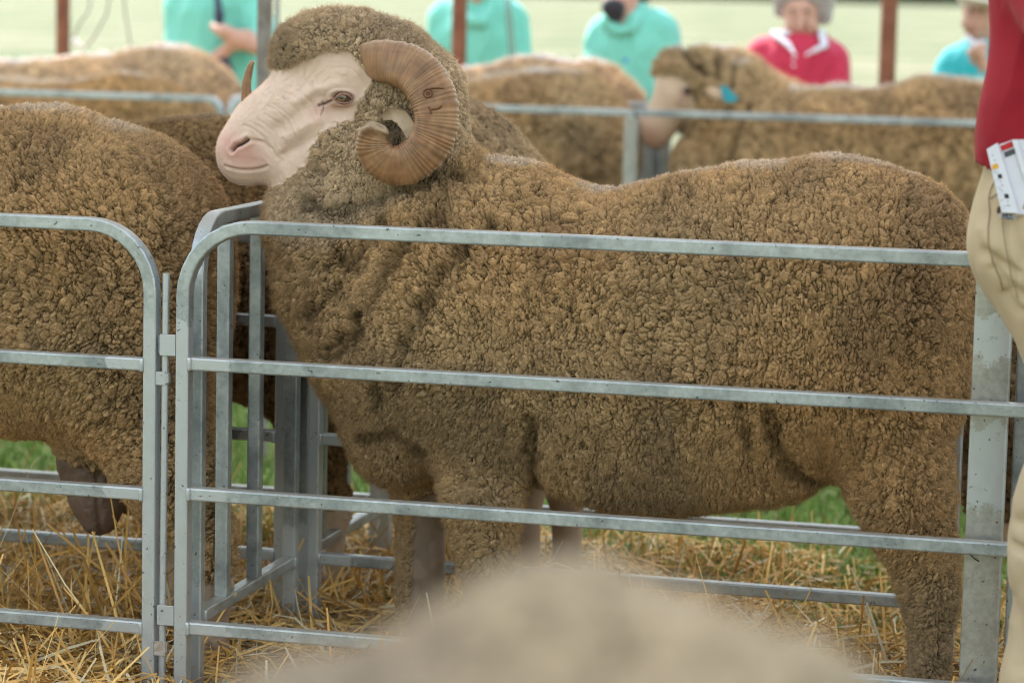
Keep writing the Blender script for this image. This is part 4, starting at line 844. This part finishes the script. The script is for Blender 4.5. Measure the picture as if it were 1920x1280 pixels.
far_sheep('far middle sheep mostly hidden, its grey back before the black mask', V6, [(800, 270, 138), (1000, 245, 136), (1105, 232, 122)], [(800, -.1), (830, .1), (1120, -.1), (1140, .1)], 73, fh(V6, 720, 270), tone=(.93, .98, 1.15), gain=1.2)
far_sheep('far sheep showing only a grey hump beside the red pullover', V6, [(1352, 185, 106), (1480, 290, 120), (1700, 300, 125)], [(1420, -.1), (1450, .1), (1720, -.1), (1750, .1)], 79, [], tone=(.9, .95, 1.1), gain=1.1)
H = lambda *a, **k: C(V5, *a, **k)
hd = [H((1272, 178, 50), (1234, 236, 30), s=.9, t=1), H((1232, 238, 26), (1227, 256, 22), s=.85, t=1), H((1264, 126, 38), (1318, 138, 44), s=1.0), H((1318, 142, 46), (1372, 190, 70), s=1.0), H((1340, 226, 46), (1385, 240, 80), s=1.0), H((1330, 320, 84), (1420, 300, 130), s=.95), H((1395, 170, 50), (1430, 200, 50), s=1)]
def s8post(v, n, d, c, sc, mask):
    s_ = np.tile(np.array([.60, .43, .30]), (len(v), 1)); pk = np.exp(-(polyd(v, [(1215, 255), (1222, 268)], V5 - .1) / .05) ** 2)[:, None]; s_ = s_ * (1 - .7 * pk) + np.array([.42, .20, .15]) * .7 * pk
    e = np.exp(-(polyd(v, [(1284, 172), (1292, 168)], V5 - .1) / .014) ** 2)[:, None]; s_ = s_ * (1 - .8 * e) + np.array([.2, .06, .06]) * .8 * e
    e = np.exp(-(polyd(v, [(1278, 182), (1272, 196)], V5 - .1) / .013) ** 2)[:, None]; s_ = s_ * (1 - .5 * e) + np.array([.45, .22, .2]) * .5 * e
    fo = 0
    for pl in ([(1278, 98), (1300, 128), (1322, 140)], [(1372, 125), (1374, 165)], [(1410, 200), (1380, 300)], [(1340, 100), (1345, 150)]):
        e = np.exp(-(polyd(v, pl, V5 - .1) / .012) ** 2); d = d - .02 * e; c = c * (1 - .5 * e)[:, None]
    return d, c, s_, mask, 0
r8, v8, n8 = far_sheep('far sheep in profile with a blue-green ear tag', V5, [(1460, 300, 140), (1560, 312, 150), (1750, 298, 152), (1950, 300, 150), (2100, 300, 140)], [(1440, -.1), (1480, .1), (2080, -.1), (2120, .1)], 83, hd, post=s8post)
e_ = MB(); e_.sweep([Q(1326, 170, V5 - .14), Q(1338, 174, V5 - .17), Q(1352, 182, V5 - .18), Q(1360, 186, V5 - .18)], [(a * .006, b_ * .022) for a, b_ in [(1, 0), (.7, .7), (0, 1), (-.7, .7), (-1, 0), (-.7, -.7), (0, -1), (.7, -.7)]], (0, 1, 0), scale=[.5, 1, .9, .4]); eo = e_.build('ear', simple('far_ear', (.50, .34, .22)), r8, True)
TAGM = simple('teal_plastic', (.02, .27, .34), (.025, .33, .40), 40, .45)
e_ = MB(); pp = [(1350, 162), (1360, 160), (1386, 186), (1372, 193), (1357, 190)]; Pf = [Q(x, y, V5 - .195) for x, y in pp]; Pb = [p + np.array([0, .004, 0]) for p in Pf]; k5 = len(pp); e_.add(Pf + Pb, [tuple(range(k5)), tuple(range(2 * k5 - 1, k5 - 1, -1))] + [(i, (i + 1) % k5, (i + 1) % k5 + k5, i + k5) for i in range(k5)]); e_.build('ear_tag', TAGM, r8)
e_ = MB(); q = Q(1289, 171, V5 - .1); q[1] = surf(v8, q, .015) + .004; e_.sph(q, .013, 12, 8); e_.build('eye', simple('dark_eye', (.02, .012, .01), None, 20, .2), r8, True)
# the near sheep whose back blurs into the bottom of the view
def Z_(u, v, z, r, u2, v2, z2, r2, s=1.): return Prim((u, v, z), (u2, v2, z2), r, r2, s, 0)
u0 = Q(1135, 1150, 1.30)[0]; DZ = .006
s10 = [Z_(u0, .62, .80 + DZ, .235, u0 + .005, 1.15, .825 + DZ, .240), Z_(u0 + .15, .66, .81 + DZ, .16, u0 + .125, 1.14, .872 + DZ, .145), Z_(u0 + .21, .66, .76 + DZ, .15, u0 + .20, 1.12, .812 + DZ, .14), Z_(u0 - .09, .66, .78 + DZ, .16, u0 - .07, 1.1, .80 + DZ, .165), Z_(u0, 1.22, .80, .15, u0 - .02, 1.50, .66, .13), Z_(u0 - .03, 1.5, .62, .11, u0 - .04, 1.62, .50, .07),
       *[Z_(u0 + a_, b_, c_ + DZ - .019, .040, u0 + a_ + .01, b_ + .02, c_ + DZ - .014, .036) for a_, b_, c_ in ((-.14, 1.12, .955), (-.06, 1.16, 1.018), (.0, 1.20, 1.028), (.06, 1.15, 1.025), (.10, 1.18, 1.005), (.16, 1.16, .985), (.215, 1.14, .93))],
       Z_(u0 - .12, .7, .5, .10, u0 - .12, .68, .1, .045), Z_(u0 + .12, .7, .5, .10, u0 + .12, .68, .1, .045), Z_(u0 - .11, 1.2, .5, .09, u0 - .11, 1.2, .1, .04), Z_(u0 + .11, 1.2, .5, .09, u0 + .11, 1.2, .1, .04)]
sheep('pale sheep back very close to the viewer, blurred at the bottom edge', s10, .009, 1, k=.05, shrink=.004, seed=91, fib=30000, flen=.009, frad=.0004, group=None, gain=1.0, tone=(.93, 1.15, 1.60), folds=.042, upw=0)

# ================================================================== PEOPLE
def cloth(name, c1, c2=None, rough=.85, sc=6, sheen=.25):
    m, n, l, b = newmat(name); t = noise(n, l, sc, 5, .6); r = ramp(n, l, t.outputs['Fac'], [(.35, c1), (.65, c2 or c1)]); l.new(r.outputs[0], b.inputs['Base Color']); b.inputs['Roughness'].default_value = rough
    b.inputs['Sheen Weight'].default_value = sheen; w = noise(n, l, 900, 2); bump(n, l, w.outputs['Fac'], b, .35, .0006); return m
PSK = simple('person_skin', (.52, .30, .22), (.58, .34, .26), 30, .55); MINT = cloth('mint_shirt', (.17, .58, .47), (.20, .64, .53)); TEAL = cloth('teal_jacket', (.02, .36, .40), (.03, .45, .48))
REDP = cloth('red_pullover', (.50, .022, .065), (.58, .03, .08)); REDS = cloth('dark_red_sweater', (.25, .003, .013), (.31, .005, .018), .95, 6, .04); NAVY = cloth('navy_cloth', (.015, .02, .055), (.03, .035, .08), .7, 200)
KHAKI = cloth('khaki_cotton', (.44, .34, .215), (.50, .39, .25), .85, 6, .05); HAIRG = cloth('grey_brown_hair', (.26, .23, .225), (.50, .47, .46), .8, 50); HAIRD = cloth('dark_hair', (.03, .025, .02), (.06, .05, .04), .6, 60)
HATM = cloth('cream_felt', (.70, .64, .54), (.76, .70, .60)); WHT = cloth('pale_collar', (.66, .72, .80), (.74, .76, .84)); DARKT = cloth('dark_trousers', (.03, .03, .035), (.05, .05, .06)); BLK = cloth('black_mask', (.012, .012, .018), (.02, .02, .03), .7)
SHOE = simple('boot_leather', (.10, .05, .03), (.15, .08, .05), 30, .5)
def pm(name, prims, h, k, mat, parent, wr=.004, wsc=14, cut=None, seed=1, lev=1, its=2, disp=None):
    v, f = sdf_mesh(prims, h, k)
    v, f, n = smooth_sub(v, f, lev, its)
    if wr: v = v + n * ((np.abs(fbm(v * np.array([wsc, wsc, wsc * .5]) + 1.5 * fbm(v * 6, seed + 3, 2)[:, None], seed, 3) - .5) * -2 + .3) * wr)[:, None]
    if disp is not None: v = v + n * disp(v)[:, None]
    if cut is not None:
        keep = ~cut(v); fk = keep[f].all(1); f = f[fk]
    o = mesh_obj(name, v, f, mat, parent, True)
    if cut is not None: s = o.modifiers.new('thick', 'SOLIDIFY'); s.thickness = .004; s.offset = -1
    return o, v
def blobs(name, items, mat, parent):
    for c, r in items: mb = MB(); mb.sph(c, r, 12, 8); mb.build(name, mat, parent, True)
def pxpoly(name, pts, V, th, mat, parent):
    Pf = [Q(x, y, V) for x, y in pts]; Pb = [p + np.array([0, th, 0]) for p in Pf]; k = len(pts); mb = MB()
    mb.add(Pf + Pb, [tuple(range(k)), tuple(range(2 * k - 1, k - 1, -1))] + [(i, (i + 1) % k, (i + 1) % k + k, i + k) for i in range(k)]); return mb.build(name, mat, parent)
def K(V, *a, **k): return C(V, *a, **k)
VP = 11.62
def seated_legs(cx, V, spread=.11, th=.085, zs=.50):
    u = Q(cx, 100, V)[0]; out = []
    for s_ in (-1, 1):
        hp_ = (u + s_ * .09, V + .02, zs + .03); kn = (u + s_ * spread, V - .36, zs); an = (u + s_ * spread, V - .33, .10); out += [Prim(hp_, kn, th, th * .75), Prim(kn, an, th * .72, th * .5)]
    return out, u
def shoes(parent, u, V, spread=.11):
    for s_ in (-1, 1): mb = MB(); mb.sph((u + s_ * spread, V, .045), (.045, .12, .045), 12, 8); mb.build('shoe', SHOE, parent, True)
def person(label, cx, V): q = Q(cx, 100, V); return root('person', (q[0], q[1], 0), label, 'person')
# bench they sit on
ub0, ub1 = Q(760, 100, VP)[0], Q(1980, 100, VP)[0]
rt = root('bench', ((ub0 + ub1) / 2, VP, 0), 'long plain bench the spectators sit on behind the far pens', 'bench'); mb = MB(); mb.box(((ub0 + ub1) / 2, VP + .02, .40), (ub1 - ub0, .32, .04), .005); mb.build('seat', simple('bench_board', (.25, .19, .13), (.32, .25, .18), 12), rt)
for k in range(4): mb = MB(); uu = ub0 + .12 + (ub1 - ub0 - .24) * k / 3; mb.box((uu, VP + .02, .19), (.05, .28, .378), .004); mb.build('leg', GPOLE, rt)
# --- person with folded arms and tie (head above the view)
V = 11.5; rt = person('standing person in a mint shirt and navy tie with folded arms', 400, V)
pm('body', [K(V, (408, -110, 44), (408, -85, 40), s=1), K(V, (408, -60, 26), (408, -20, 28), s=.9), K(V, (375, 20, 46), (445, 20, 46), s=.8), K(V, (410, 40, 70), (410, 180, 66), s=.75), K(V, (398, 50, 9), (420, 60, 11), dv=(-.20, -.235)), K(V, (420, 58, 12), (478, 88, 17), dv=(-.235, -.17)), K(V, (392, 122, 17), (446, 76, 11), dv=(-.15, -.21)), K(V, (446, 76, 11), (470, 62, 9), dv=(-.21, -.17)),
  K(V, (375, 230, 42), (375, 540, 24)), K(V, (440, 230, 42), (440, 540, 24))], .016, .03, PSK, rt, 0)
blobs('hair', [(Q(408, -125, V), np.array([.10, .115, .11]))], HAIRD, rt)
pm('shirt', [K(V, (358, 8, 50), (455, 8, 50), s=.8), K(V, (400, 40, 78), (408, 215, 76), s=.8), K(V, (342, 20, 34), (345, 95, 36), dv=(-.02, -.06)), K(V, (345, 95, 36), (384, 124, 25), dv=(-.06, -.13)), K(V, (470, 20, 34), (492, 70, 30), dv=(-.02, -.08)), K(V, (492, 70, 28), (488, 86, 23), dv=(-.08, -.14))], .011, .013, MINT, rt, .020, 9, seed=4)
pm('trousers', [K(V, (380, 222, 50), (378, 540, 30)), K(V, (436, 222, 50), (438, 540, 30)), K(V, (408, 210, 70), (408, 240, 66), s=.8)], .02, .04, DARKT, rt, .004)
pm('tie', [K(V, (407, -8, 7), (411, 30, 9), s=.6, dv=(-.185, -.205)), K(V, (411, 30, 9), (411, 62, 8), s=.6, dv=(-.205, -.205)), K(V, (420, 118, 13), (434, 168, 16), s=.5, dv=(-.19, -.19))], .007, .01, NAVY, rt, 0)
shoes(rt, Q(408, 100, V)[0], V - .05, .08)
# a scrap of red cloth next to this person
rt = root('cloth', Q(300, 92, 11.3) * np.array([1, 1, 0]), 'small red cloth hung on the fence beside the folded arms', 'cloth'); pm('fabric', [K(11.3, (292, 88, 6), (312, 84, 6)), K(11.3, (294, 110, 8), (312, 140, 8))], .012, .02, REDP, rt, .003)
rt = ORI and rt
# --- person behind the pipe pole
V = VP; rt = person('seated person in a mint shirt behind the rusty pipe pole', 895, V); lg, uu = seated_legs(895, V)
pm('body', [K(V, (893, -42, 38), (893, -12, 32), s=1), K(V, (893, -8, 20), (893, 35, 24)), K(V, (855, 60, 36), (935, 60, 36), s=.8), K(V, (895, 90, 62), (895, 250, 60), s=.75)] + lg + [K(V, (815, 170, 16), (850, 240, 14), dv=(-.1, -.3)), K(V, (985, 170, 16), (940, 240, 14), dv=(-.1, -.3)), K(V, (850, 240, 16), (868, 246, 12), dv=(-.3, -.34))], .016, .03, PSK, rt, 0)
blobs('hair', [(Q(893, -52, V) + np.array([0, .03, 0]), np.array([.098, .10, .10]))], HAIRD, rt)
pm('shirt', [K(V, (845, 40, 40), (945, 36, 40), s=.85), K(V, (895, 80, 84), (895, 240, 80), s=.72), K(V, (836, 42, 34), (822, 140, 30), dv=(0, -.04)), K(V, (822, 140, 28), (820, 180, 26), dv=(-.04, -.1)), K(V, (958, 40, 32), (972, 140, 29), dv=(0, -.04)), K(V, (972, 140, 28), (982, 180, 26), dv=(-.04, -.1)), K(V, (868, 10, 16), (884, 40, 14), dv=(-.05, -.14)), K(V, (920, 6, 18), (902, 40, 14), dv=(-.05, -.14)), K(V, (893, 4, 24), (893, 22, 13), dv=(-.10, -.14), sub=1)], .011, .013, MINT, rt, .022, 9, seed=7)
pm('trousers', [Prim(p.a, p.b, p.ra * 1.15, p.rb * 1.25) for p in lg], .02, .04, DARKT, rt); shoes(rt, uu, V - .4)
mb = MB(); mb.tube([Q(948, 0, V - .25), Q(953, 60, V - .26), Q(960, 150, V - .24)], .004, 6); mb.build('lanyard', CORD, rt)
# --- person with a black mask
rt = person('seated person in a mint shirt wearing a black face mask', 1180, V); lg, uu = seated_legs(1185, V)
pm('body', [K(V, (1166, -30, 38), (1158, 4, 26), s=.95, dv=(-.05, -.10)), K(V, (1150, 12, 20), (1152, 22, 16), dv=(-.12, -.12)), K(V, (1176, 8, 20), (1172, 50, 22), dv=(-.06, -.08)), K(V, (1150, 80, 36), (1220, 80, 36), s=.8), K(V, (1185, 110, 62), (1185, 250, 60), s=.75)] + lg + [K(V, (1110, 170, 16), (1150, 240, 14), dv=(-.1, -.3)), K(V, (1260, 170, 16), (1220, 240, 14), dv=(-.1, -.3))], .014, .025, PSK, rt, 0)
pm('face_mask', [K(V, (1146, 14, 19), (1154, 26, 17), s=.9, dv=(-.145, -.14)), K(V, (1160, 14, 12), (1170, 6, 8), s=.9, dv=(-.15, -.10))], .008, .02, BLK, rt, 0)
pm('cap', [K(V, (1168, -46, 40), (1180, -40, 38), s=.95, dv=(-.02, 0)), K(V, (1200, -14, 16), (1212, -4, 12), s=1)], .014, .03, cloth('olive_cap', (.05, .06, .04), (.07, .08, .05)), rt, 0)
pm('shirt', [K(V, (1142, 66, 38), (1226, 60, 42), s=.85), K(V, (1184, 100, 80), (1184, 240, 78), s=.72), K(V, (1128, 72, 32), (1118, 150, 28), dv=(0, -.06)), K(V, (1240, 66, 34), (1252, 150, 30), dv=(0, -.04)), K(V, (1200, 22, 18), (1176, 54, 12), dv=(-.03, -.15)), K(V, (1140, 42, 14), (1160, 56, 12), dv=(-.10, -.14)), K(V, (1166, 30, 24), (1166, 60, 10), dv=(-.16, -.19), sub=1)], .011, .013, MINT, rt, .022, 9, seed=9)
blobs('badge', [(Q(1173, 114, V - .25), np.array([.010, .006, .010]))], simple('blue_badge', (.04, .2, .6)), rt)
pm('trousers', [Prim(p.a, p.b, p.ra * 1.15, p.rb * 1.25) for p in lg], .02, .04, DARKT, rt); shoes(rt, uu, V - .4)
# --- person in red pullover
rt = person('smiling seated person with short grey hair and a red pullover', 1500, V); lg, uu = seated_legs(1500, V)
fc = Q(1503, 42, V)
pm('body', [K(V, (1504, 24, 38), (1503, 56, 29), s=1.05), K(V, (1503, 62, 16), (1503, 70, 15), dv=(-.035, -.03)), K(V, (1502, 36, 5), (1501, 52, 8), dv=(-.095, -.105)), K(V, (1482, 50, 12), (1486, 56, 10), dv=(-.06, -.06)), K(V, (1524, 50, 12), (1520, 56, 10), dv=(-.06, -.06)),
  K(V, (1506, 78, 21), (1504, 110, 24)), K(V, (1460, 120, 32), (1545, 122, 32), s=.8), K(V, (1500, 140, 62), (1500, 260, 60), s=.75)] + lg + [K(V, (1415, 200, 16), (1450, 260, 14), dv=(-.1, -.3)), K(V, (1590, 200, 16), (1545, 260, 14), dv=(-.1, -.3))], .010, .018, PSK, rt, 0)
blobs('eye', [(Q(1486, 20, V - .098), .008), (Q(1513, 21, V - .098), .008)], simple('brown_eye', (.05, .03, .025)), rt)
mb = MB(); mb.tube([Q(1484, 50, V - .098), Q(1496, 54, V - .108), Q(1508, 54, V - .108), Q(1518, 50, V - .098)], .0055, 8, scale=[.4, 1, 1, .4]); mb.build('mouth', simple('lips', (.36, .10, .09)), rt, True)
pm('hair', [K(V, (1478, -16, 26), (1530, -16, 28), s=1.0, dv=(-.02, -.02)), K(V, (1506, -14, 40), (1510, 14, 42), s=1.0, dv=(.03, .05)), K(V, (1466, -4, 17), (1463, 22, 12), dv=(-.03, -.01)), K(V, (1545, -4, 20), (1547, 34, 14), dv=(-.03, -.01))], .010, .02, HAIRG, rt, .008, 40)
pm('pullover', [K(V, (1440, 102, 34), (1556, 112, 34), s=.85), K(V, (1500, 130, 80), (1500, 250, 80), s=.72), K(V, (1430, 104, 30), (1416, 190, 28), dv=(-.02, -.06)), K(V, (1562, 116, 30), (1572, 190, 27), dv=(-.02, -.06)), K(V, (1507, 72, 30), (1502, 100, 13), dv=(-.15, -.19), sub=1)], .011, .013, REDP, rt, .016, 9, seed=12)
pm('collar', [K(V, (1446, 62, 5), (1476, 64, 7), s=.8, dv=(-.05, -.08)), K(V, (1452, 66, 6), (1478, 84, 5), s=.8, dv=(-.09, -.16)), K(V, (1478, 84, 5), (1492, 104, 3), s=.8, dv=(-.16, -.215)), K(V, (1540, 62, 7), (1546, 84, 7), s=.8, dv=(-.06, -.13)), K(V, (1546, 86, 6), (1530, 94, 4), s=.8, dv=(-.14, -.18)), K(V, (1530, 93, 4), (1510, 104, 3), s=.8, dv=(-.18, -.215))], .007, .012, WHT, rt, 0)
blobs('button', [(Q(1489, 110, V - .27), .006), (Q(1488, 124, V - .275), .006)], WHT, rt)
pm('trousers', [Prim(p.a, p.b, p.ra * 1.15, p.rb * 1.25) for p in lg], .02, .04, DARKT, rt); shoes(rt, uu, V - .4)
# --- person in cream hat
rt = person('seated person in a cream hat and teal jacket resting chin on hand', 1835, V); lg, uu = seated_legs(1845, V)
pm('body', [K(V, (1838, 14, 34), (1832, 44, 27), s=1.05, dv=(0, -.04)), K(V, (1815, 36, 6), (1808, 46, 8), s=1, dv=(-.08, -.10)), K(V, (1828, 62, 16), (1832, 66, 15), dv=(-.06, -.05)), K(V, (1848, 66, 20), (1852, 100, 22)), K(V, (1820, 130, 34), (1890, 126, 34), s=.8), K(V, (1850, 150, 60), (1850, 260, 60), s=.75)] + lg, .010, .018, PSK, rt, 0)
hd = [K(V, (1838, 96, 13), (1832, 110, 14), dv=(-.22, -.22)), K(V, (1840, 112, 12), (1856, 150, 13), dv=(-.22, -.2))]
for i in range(4): hd += [K(V, (1838 - i * 5, 106 - i * 1, 6.2), (1832 - i * 5, 90 + i * 3, 5), dv=(-.25, -.27)), K(V, (1832 - i * 5, 90 + i * 3, 5), (1838 - i * 4, 84 + i * 4, 4.4), dv=(-.27, -.25))]
hd += [K(V, (1842, 104, 6), (1848, 84, 5), dv=(-.24, -.22))]
pm('hand', hd, .005, .006, PSK, rt, 0)
blobs('eye', [(Q(1822, 20, V - .105), .008), (Q(1841, 20, V - .118), .008)], simple('brown_eye2', (.05, .03, .025)), rt)
mb = MB(); mb.tube([Q(1812, 56, V - .10), Q(1820, 58, V - .112), Q(1830, 57, V - .108)], .005, 8, scale=[.5, 1, .5]); mb.build('mouth', simple('lips2', (.33, .11, .1)), rt, True)
mb = MB(); c = Q(1838, 0, V - .02); th_ = np.linspace(0, 2 * math.pi, 40, endpoint=False); prof = [(.105, .0), (.15, -.012), (.20, -.004), (.195, .004), (.15, -.002), (.105, .012)]
Vv_ = []; n_ = len(th_)
for rr, zz in prof: Vv_ += [c + np.array([rr * math.cos(a) * 1.0, rr * .9 * math.sin(a), zz + .02 * math.cos(a) ** 2 - .03 * math.cos(a)]) for a in th_]
mb.add(Vv_, [(i * n_ + j, i * n_ + (j + 1) % n_, ((i + 1) % 6) * n_ + (j + 1) % n_, ((i + 1) % 6) * n_ + j) for i in range(6) for j in range(n_)]); hb = mb.build('hat', HATM, rt, True)
mb = MB(); mb.sph(c + np.array([0, 0, .05]), (.11, .10, .10), 24, 14); mb.build('hat_crown', HATM, hb, True)
pm('jacket', [K(V, (1795, 118, 30), (1890, 112, 34), s=.85), K(V, (1845, 150, 80), (1845, 250, 80), s=.72), K(V, (1786, 124, 30), (1765, 190, 28), dv=(-.02, -.1)), K(V, (1765, 190, 26), (1850, 165, 20), dv=(-.1, -.22)), K(V, (1900, 118, 30), (1915, 190, 28), dv=(-.02, -.06)), K(V, (1820, 84, 11), (1830, 100, 12), dv=(-.06, -.12)), K(V, (1854, 150, 18), (1850, 135, 17), dv=(-.2, -.2))], .011, .013, TEAL, rt, .022, 9, seed=15)
pm('collar', [K(V, (1814, 70, 6), (1826, 84, 6), dv=(-.08, -.13)), K(V, (1826, 84, 6), (1846, 80, 6), dv=(-.13, -.13))], .007, .012, WHT, rt, 0)
pm('trousers', [Prim(p.a, p.b, p.ra * 1.15, p.rb * 1.25) for p in lg], .02, .04, DARKT, rt); shoes(rt, uu, V - .4)
# --- steward in front of the panels
V = 4.22; rt = person('standing person in dark red sweater and khaki trousers with papers in pocket', 2040, V)
u0 = Q(2040, 400, V)[0]; hipz = Q(2040, 430, V)[2]
leg2 = [K(V, (2160, 430, 180), (2190, 760, 135), s=.85, dv=(-.02, -.04)), K(V, (2190, 760, 130), (2200, 1280, 95), s=.9, dv=(-.04, -.02)), K(V, (2200, 1280, 95), (2200, 1500, 90), s=.9, dv=(-.02, -.02))]
leg1 = [K(V, (2030, 345, 172), (2034, 440, 200), s=.72), K(V, (2034, 440, 200), (2068, 540, 172), s=.75), K(V, (2070, 545, 165), (2085, 760, 140), s=.8), K(V, (2085, 760, 136), (2018, 960, 104), s=.85), K(V, (2018, 960, 104), (2002, 1050, 100), s=.9), K(V, (2002, 1050, 98), (1982, 1290, 94), s=.95), K(V, (1982, 1290, 94), (1974, 1500, 90), s=.95)]
sw = [K(V, (2080, -420, 190), (2070, -150, 200), s=.6), K(V, (2052, -60, 194), (2050, 190, 184), s=.66), K(V, (2050, 190, 184), (2030, 268, 186), s=.72), K(V, (2030, 268, 184), (2032, 350, 178), s=.72), K(V, (1935, -420, 78), (1925, -120, 70), s=.9), K(V, (1925, -120, 66), (1990, 60, 60), s=.9, dv=(0, -.15)), K(V, (2250, -420, 80), (2290, 60, 62), s=.9)]
pm('body', [Prim(p.a, p.b, p.ra * .8, p.rb * .8, p.s) for p in leg1 + leg2 + sw] + [K(V, (2080, -560, 60), (2080, -500, 70)), K(V, (2085, -720, 118), (2080, -660, 100), s=1.1), K(V, (1990, 60, 48), (2030, 110, 40), dv=(-.16, -.2))], .022, .04, PSK, rt, 0)
blobs('hair', [(Q(2085, -745, V) + np.array([0, .02, 0]), np.array([.105, .12, .105]))], HAIRG, rt)
zc = Q(1850, 312, V)[2]; uc = Q(1850, 300, V)[0]
pm('sweater', sw, .011, .03, REDS, rt, .016, 8, cut=lambda v: v[:, 2] < zc + .06 * np.clip(v[:, 0] - uc, 0, .2) - .012 * np.sin((v[:, 0] - uc) * 30), seed=21)
def khfold(v):
    d = 0
    for pl, w_, a_ in (([(1886, 412), (1896, 450), (1912, 492)], .010, .006), ([(1842, 480), (1868, 500), (1900, 518)], .009, .008), ([(1856, 512), (1885, 545), (1912, 560)], .009, .008), ([(1838, 440), (1856, 470)], .012, -.006), ([(1880, 560), (1902, 590), (1925, 600)], .008, .007), ([(1895, 1046), (1915, 1052), (1950, 1046)], .008, .010), ([(1900, 1000), (1930, 985)], .010, .007), ([(1888, 1150), (1905, 1200), (1900, 1270)], .014, .006), ([(1886, 404), (1950, 400)], .004, .004), ([(1880, 410), (1884, 470), (1900, 540)], .003, .003)):
        d = d - a_ * np.exp(-(polyd(v, pl, 4.08) / w_) ** 2)
    return d
to, tv = pm('trousers', leg1 + leg2, .008, .035, KHAKI, rt, .014, 9, seed=24, disp=khfold)
SEAM = simple('seam_thread', (.27, .19, .11), (.34, .25, .15), 200)
def drape2(name, pts, r, mat, lift=.0004, flat=.6):
    o = draped(name, pts, r, tv, mat, lift, V=V - .14, n=6, flat=flat).build(name, mat, to, True); return o
drape2('side_seam', [(1866, 336), (1857, 355), (1853, 372), (1855, 400), (1852, 430), (1853, 460), (1860, 490), (1873, 520), (1880, 545)], .0011, SEAM)
drape2('pocket_seam', [(1853, 372), (1860, 371), (1868, 364)], .0010, SEAM)
drape2('stitching', [(1879, 412), (1882, 440), (1888, 480), (1896, 520), (1908, 560)], .0007, SEAM); drape2('stitching', [(1882, 404), (1900, 408), (1918, 406)], .0008, SEAM)
shoes(rt, Q(1974, 1500, V)[0] + .02, V - .08, .0)
yb = surf(tv, Q(1890, 404, V - .14), .01)
drape_y = yb
blobs('stud', [(Q(1873, 394, yb - .003), np.array([.0035, .002, .006]))], simple('brown_stud', (.10, .05, .035)), rt)
lb = pxpoly('label', [(1879, 400), (1900, 402), (1899, 412), (1878, 410)], yb - .004, .0015, NAVY, rt)
tc = bpy.data.curves.new('label_text', 'FONT'); tc.body = 'ELLARS'; tc.size = .0085; tc.extrude = .0002; tc.align_x = 'CENTER'; tc.align_y = 'CENTER'
tm = simple('label_thread', (.5, .55, .6)); tc.materials.append(tm); tob = bpy.data.objects.new('t', tc); scene.collection.objects.link(tob); tme = bpy.data.meshes.new_from_object(tob.evaluated_get(bpy.context.evaluated_depsgraph_get())); bpy.data.objects.remove(tob); to2 = bpy.data.objects.new('label_text', tme); link(to2, lb); qq = Q(1889, 406, yb - .0045) - ORI[rt.name]; to2.location = tuple(qq); to2.rotation_euler = (math.radians(90), math.radians(6), 0)
# papers standing in the back pocket
PAP = simple('white_paper', (.70, .71, .80), (.76, .77, .85), 8, .6); PINK = simple('grey_print', (.35, .36, .42)); BLKP = simple('black_print', (.02, .02, .03)); ORA = simple('orange_print', (.75, .38, .03)); REDM = simple('red_cover', (.5, .02, .02)); CARD = simple('grey_card', (.08, .08, .09))
yb -= .012
rt = root('booklet', Q(1875, 400, yb), 'folded white programme with black and orange marks sticking out of the khaki pocket', 'booklet')
pxpoly('pages', [(1850, 280), (1870, 268), (1910, 400), (1878, 398)], yb, .006, PAP, rt)
def lerp(a, b_, t): return (a[0] + (b_[0] - a[0]) * t, a[1] + (b_[1] - a[1]) * t)
def mark(t, w0, w1, hgt, mat, nm='printed_mark', x0=0.06):
    L0, L1 = lerp((1850, 280), (1878, 398), t), lerp((1850, 280), (1878, 398), t + hgt); R0_, R1_ = lerp((1870, 268), (1910, 400), t), lerp((1870, 268), (1910, 400), t + hgt)
    pxpoly(nm, [lerp(L0, R0_, w0), lerp(L0, R0_, w1), lerp(L1, R1_, w1), lerp(L1, R1_, w0)], yb - .0006, .0005, mat, rt)
mark(.26, .08, .55, .07, ORA); mark(.42, .34, .62, .065, BLKP); mark(.72, .42, .70, .065, BLKP)
for t, a, b_ in ((.12, .3, .42), (.20, .35, .5), (.37, .15, .27), (.385, .4, .46), (.52, .4, .5), (.58, .4, .55), (.63, .2, .3), (.66, .3, .42), (.69, .5, .55), (.82, .5, .6), (.88, .4, .62), (.93, .15, .2), (.81, .1, .18)): mark(t, a, b_, .018, PINK)
for t in (.34, .50, .61, .71, .80, .90): mark(t, .03, .34, .004, PINK)
rt = root('magazine', Q(1905, 400, yb + .008), 'larger white magazine with a red and dark header behind the programme in the pocket', 'magazine')
pxpoly('pages', [(1872, 272), (1900, 262), (1960, 262), (1990, 400), (1906, 402)], yb + .008, .004, PAP, rt); pxpoly('red_header', [(1875, 274), (1898, 264), (1903, 274), (1879, 284)], yb + .0068, .001, REDM, rt); pxpoly('dark_header', [(1882, 286), (1904, 277), (1906, 287), (1885, 296)], yb + .0068, .001, CARD, rt); pxpoly('folded_edge', [(1897, 263), (1908, 262), (1932, 345), (1925, 349)], yb + .003, .004, PAP, rt)
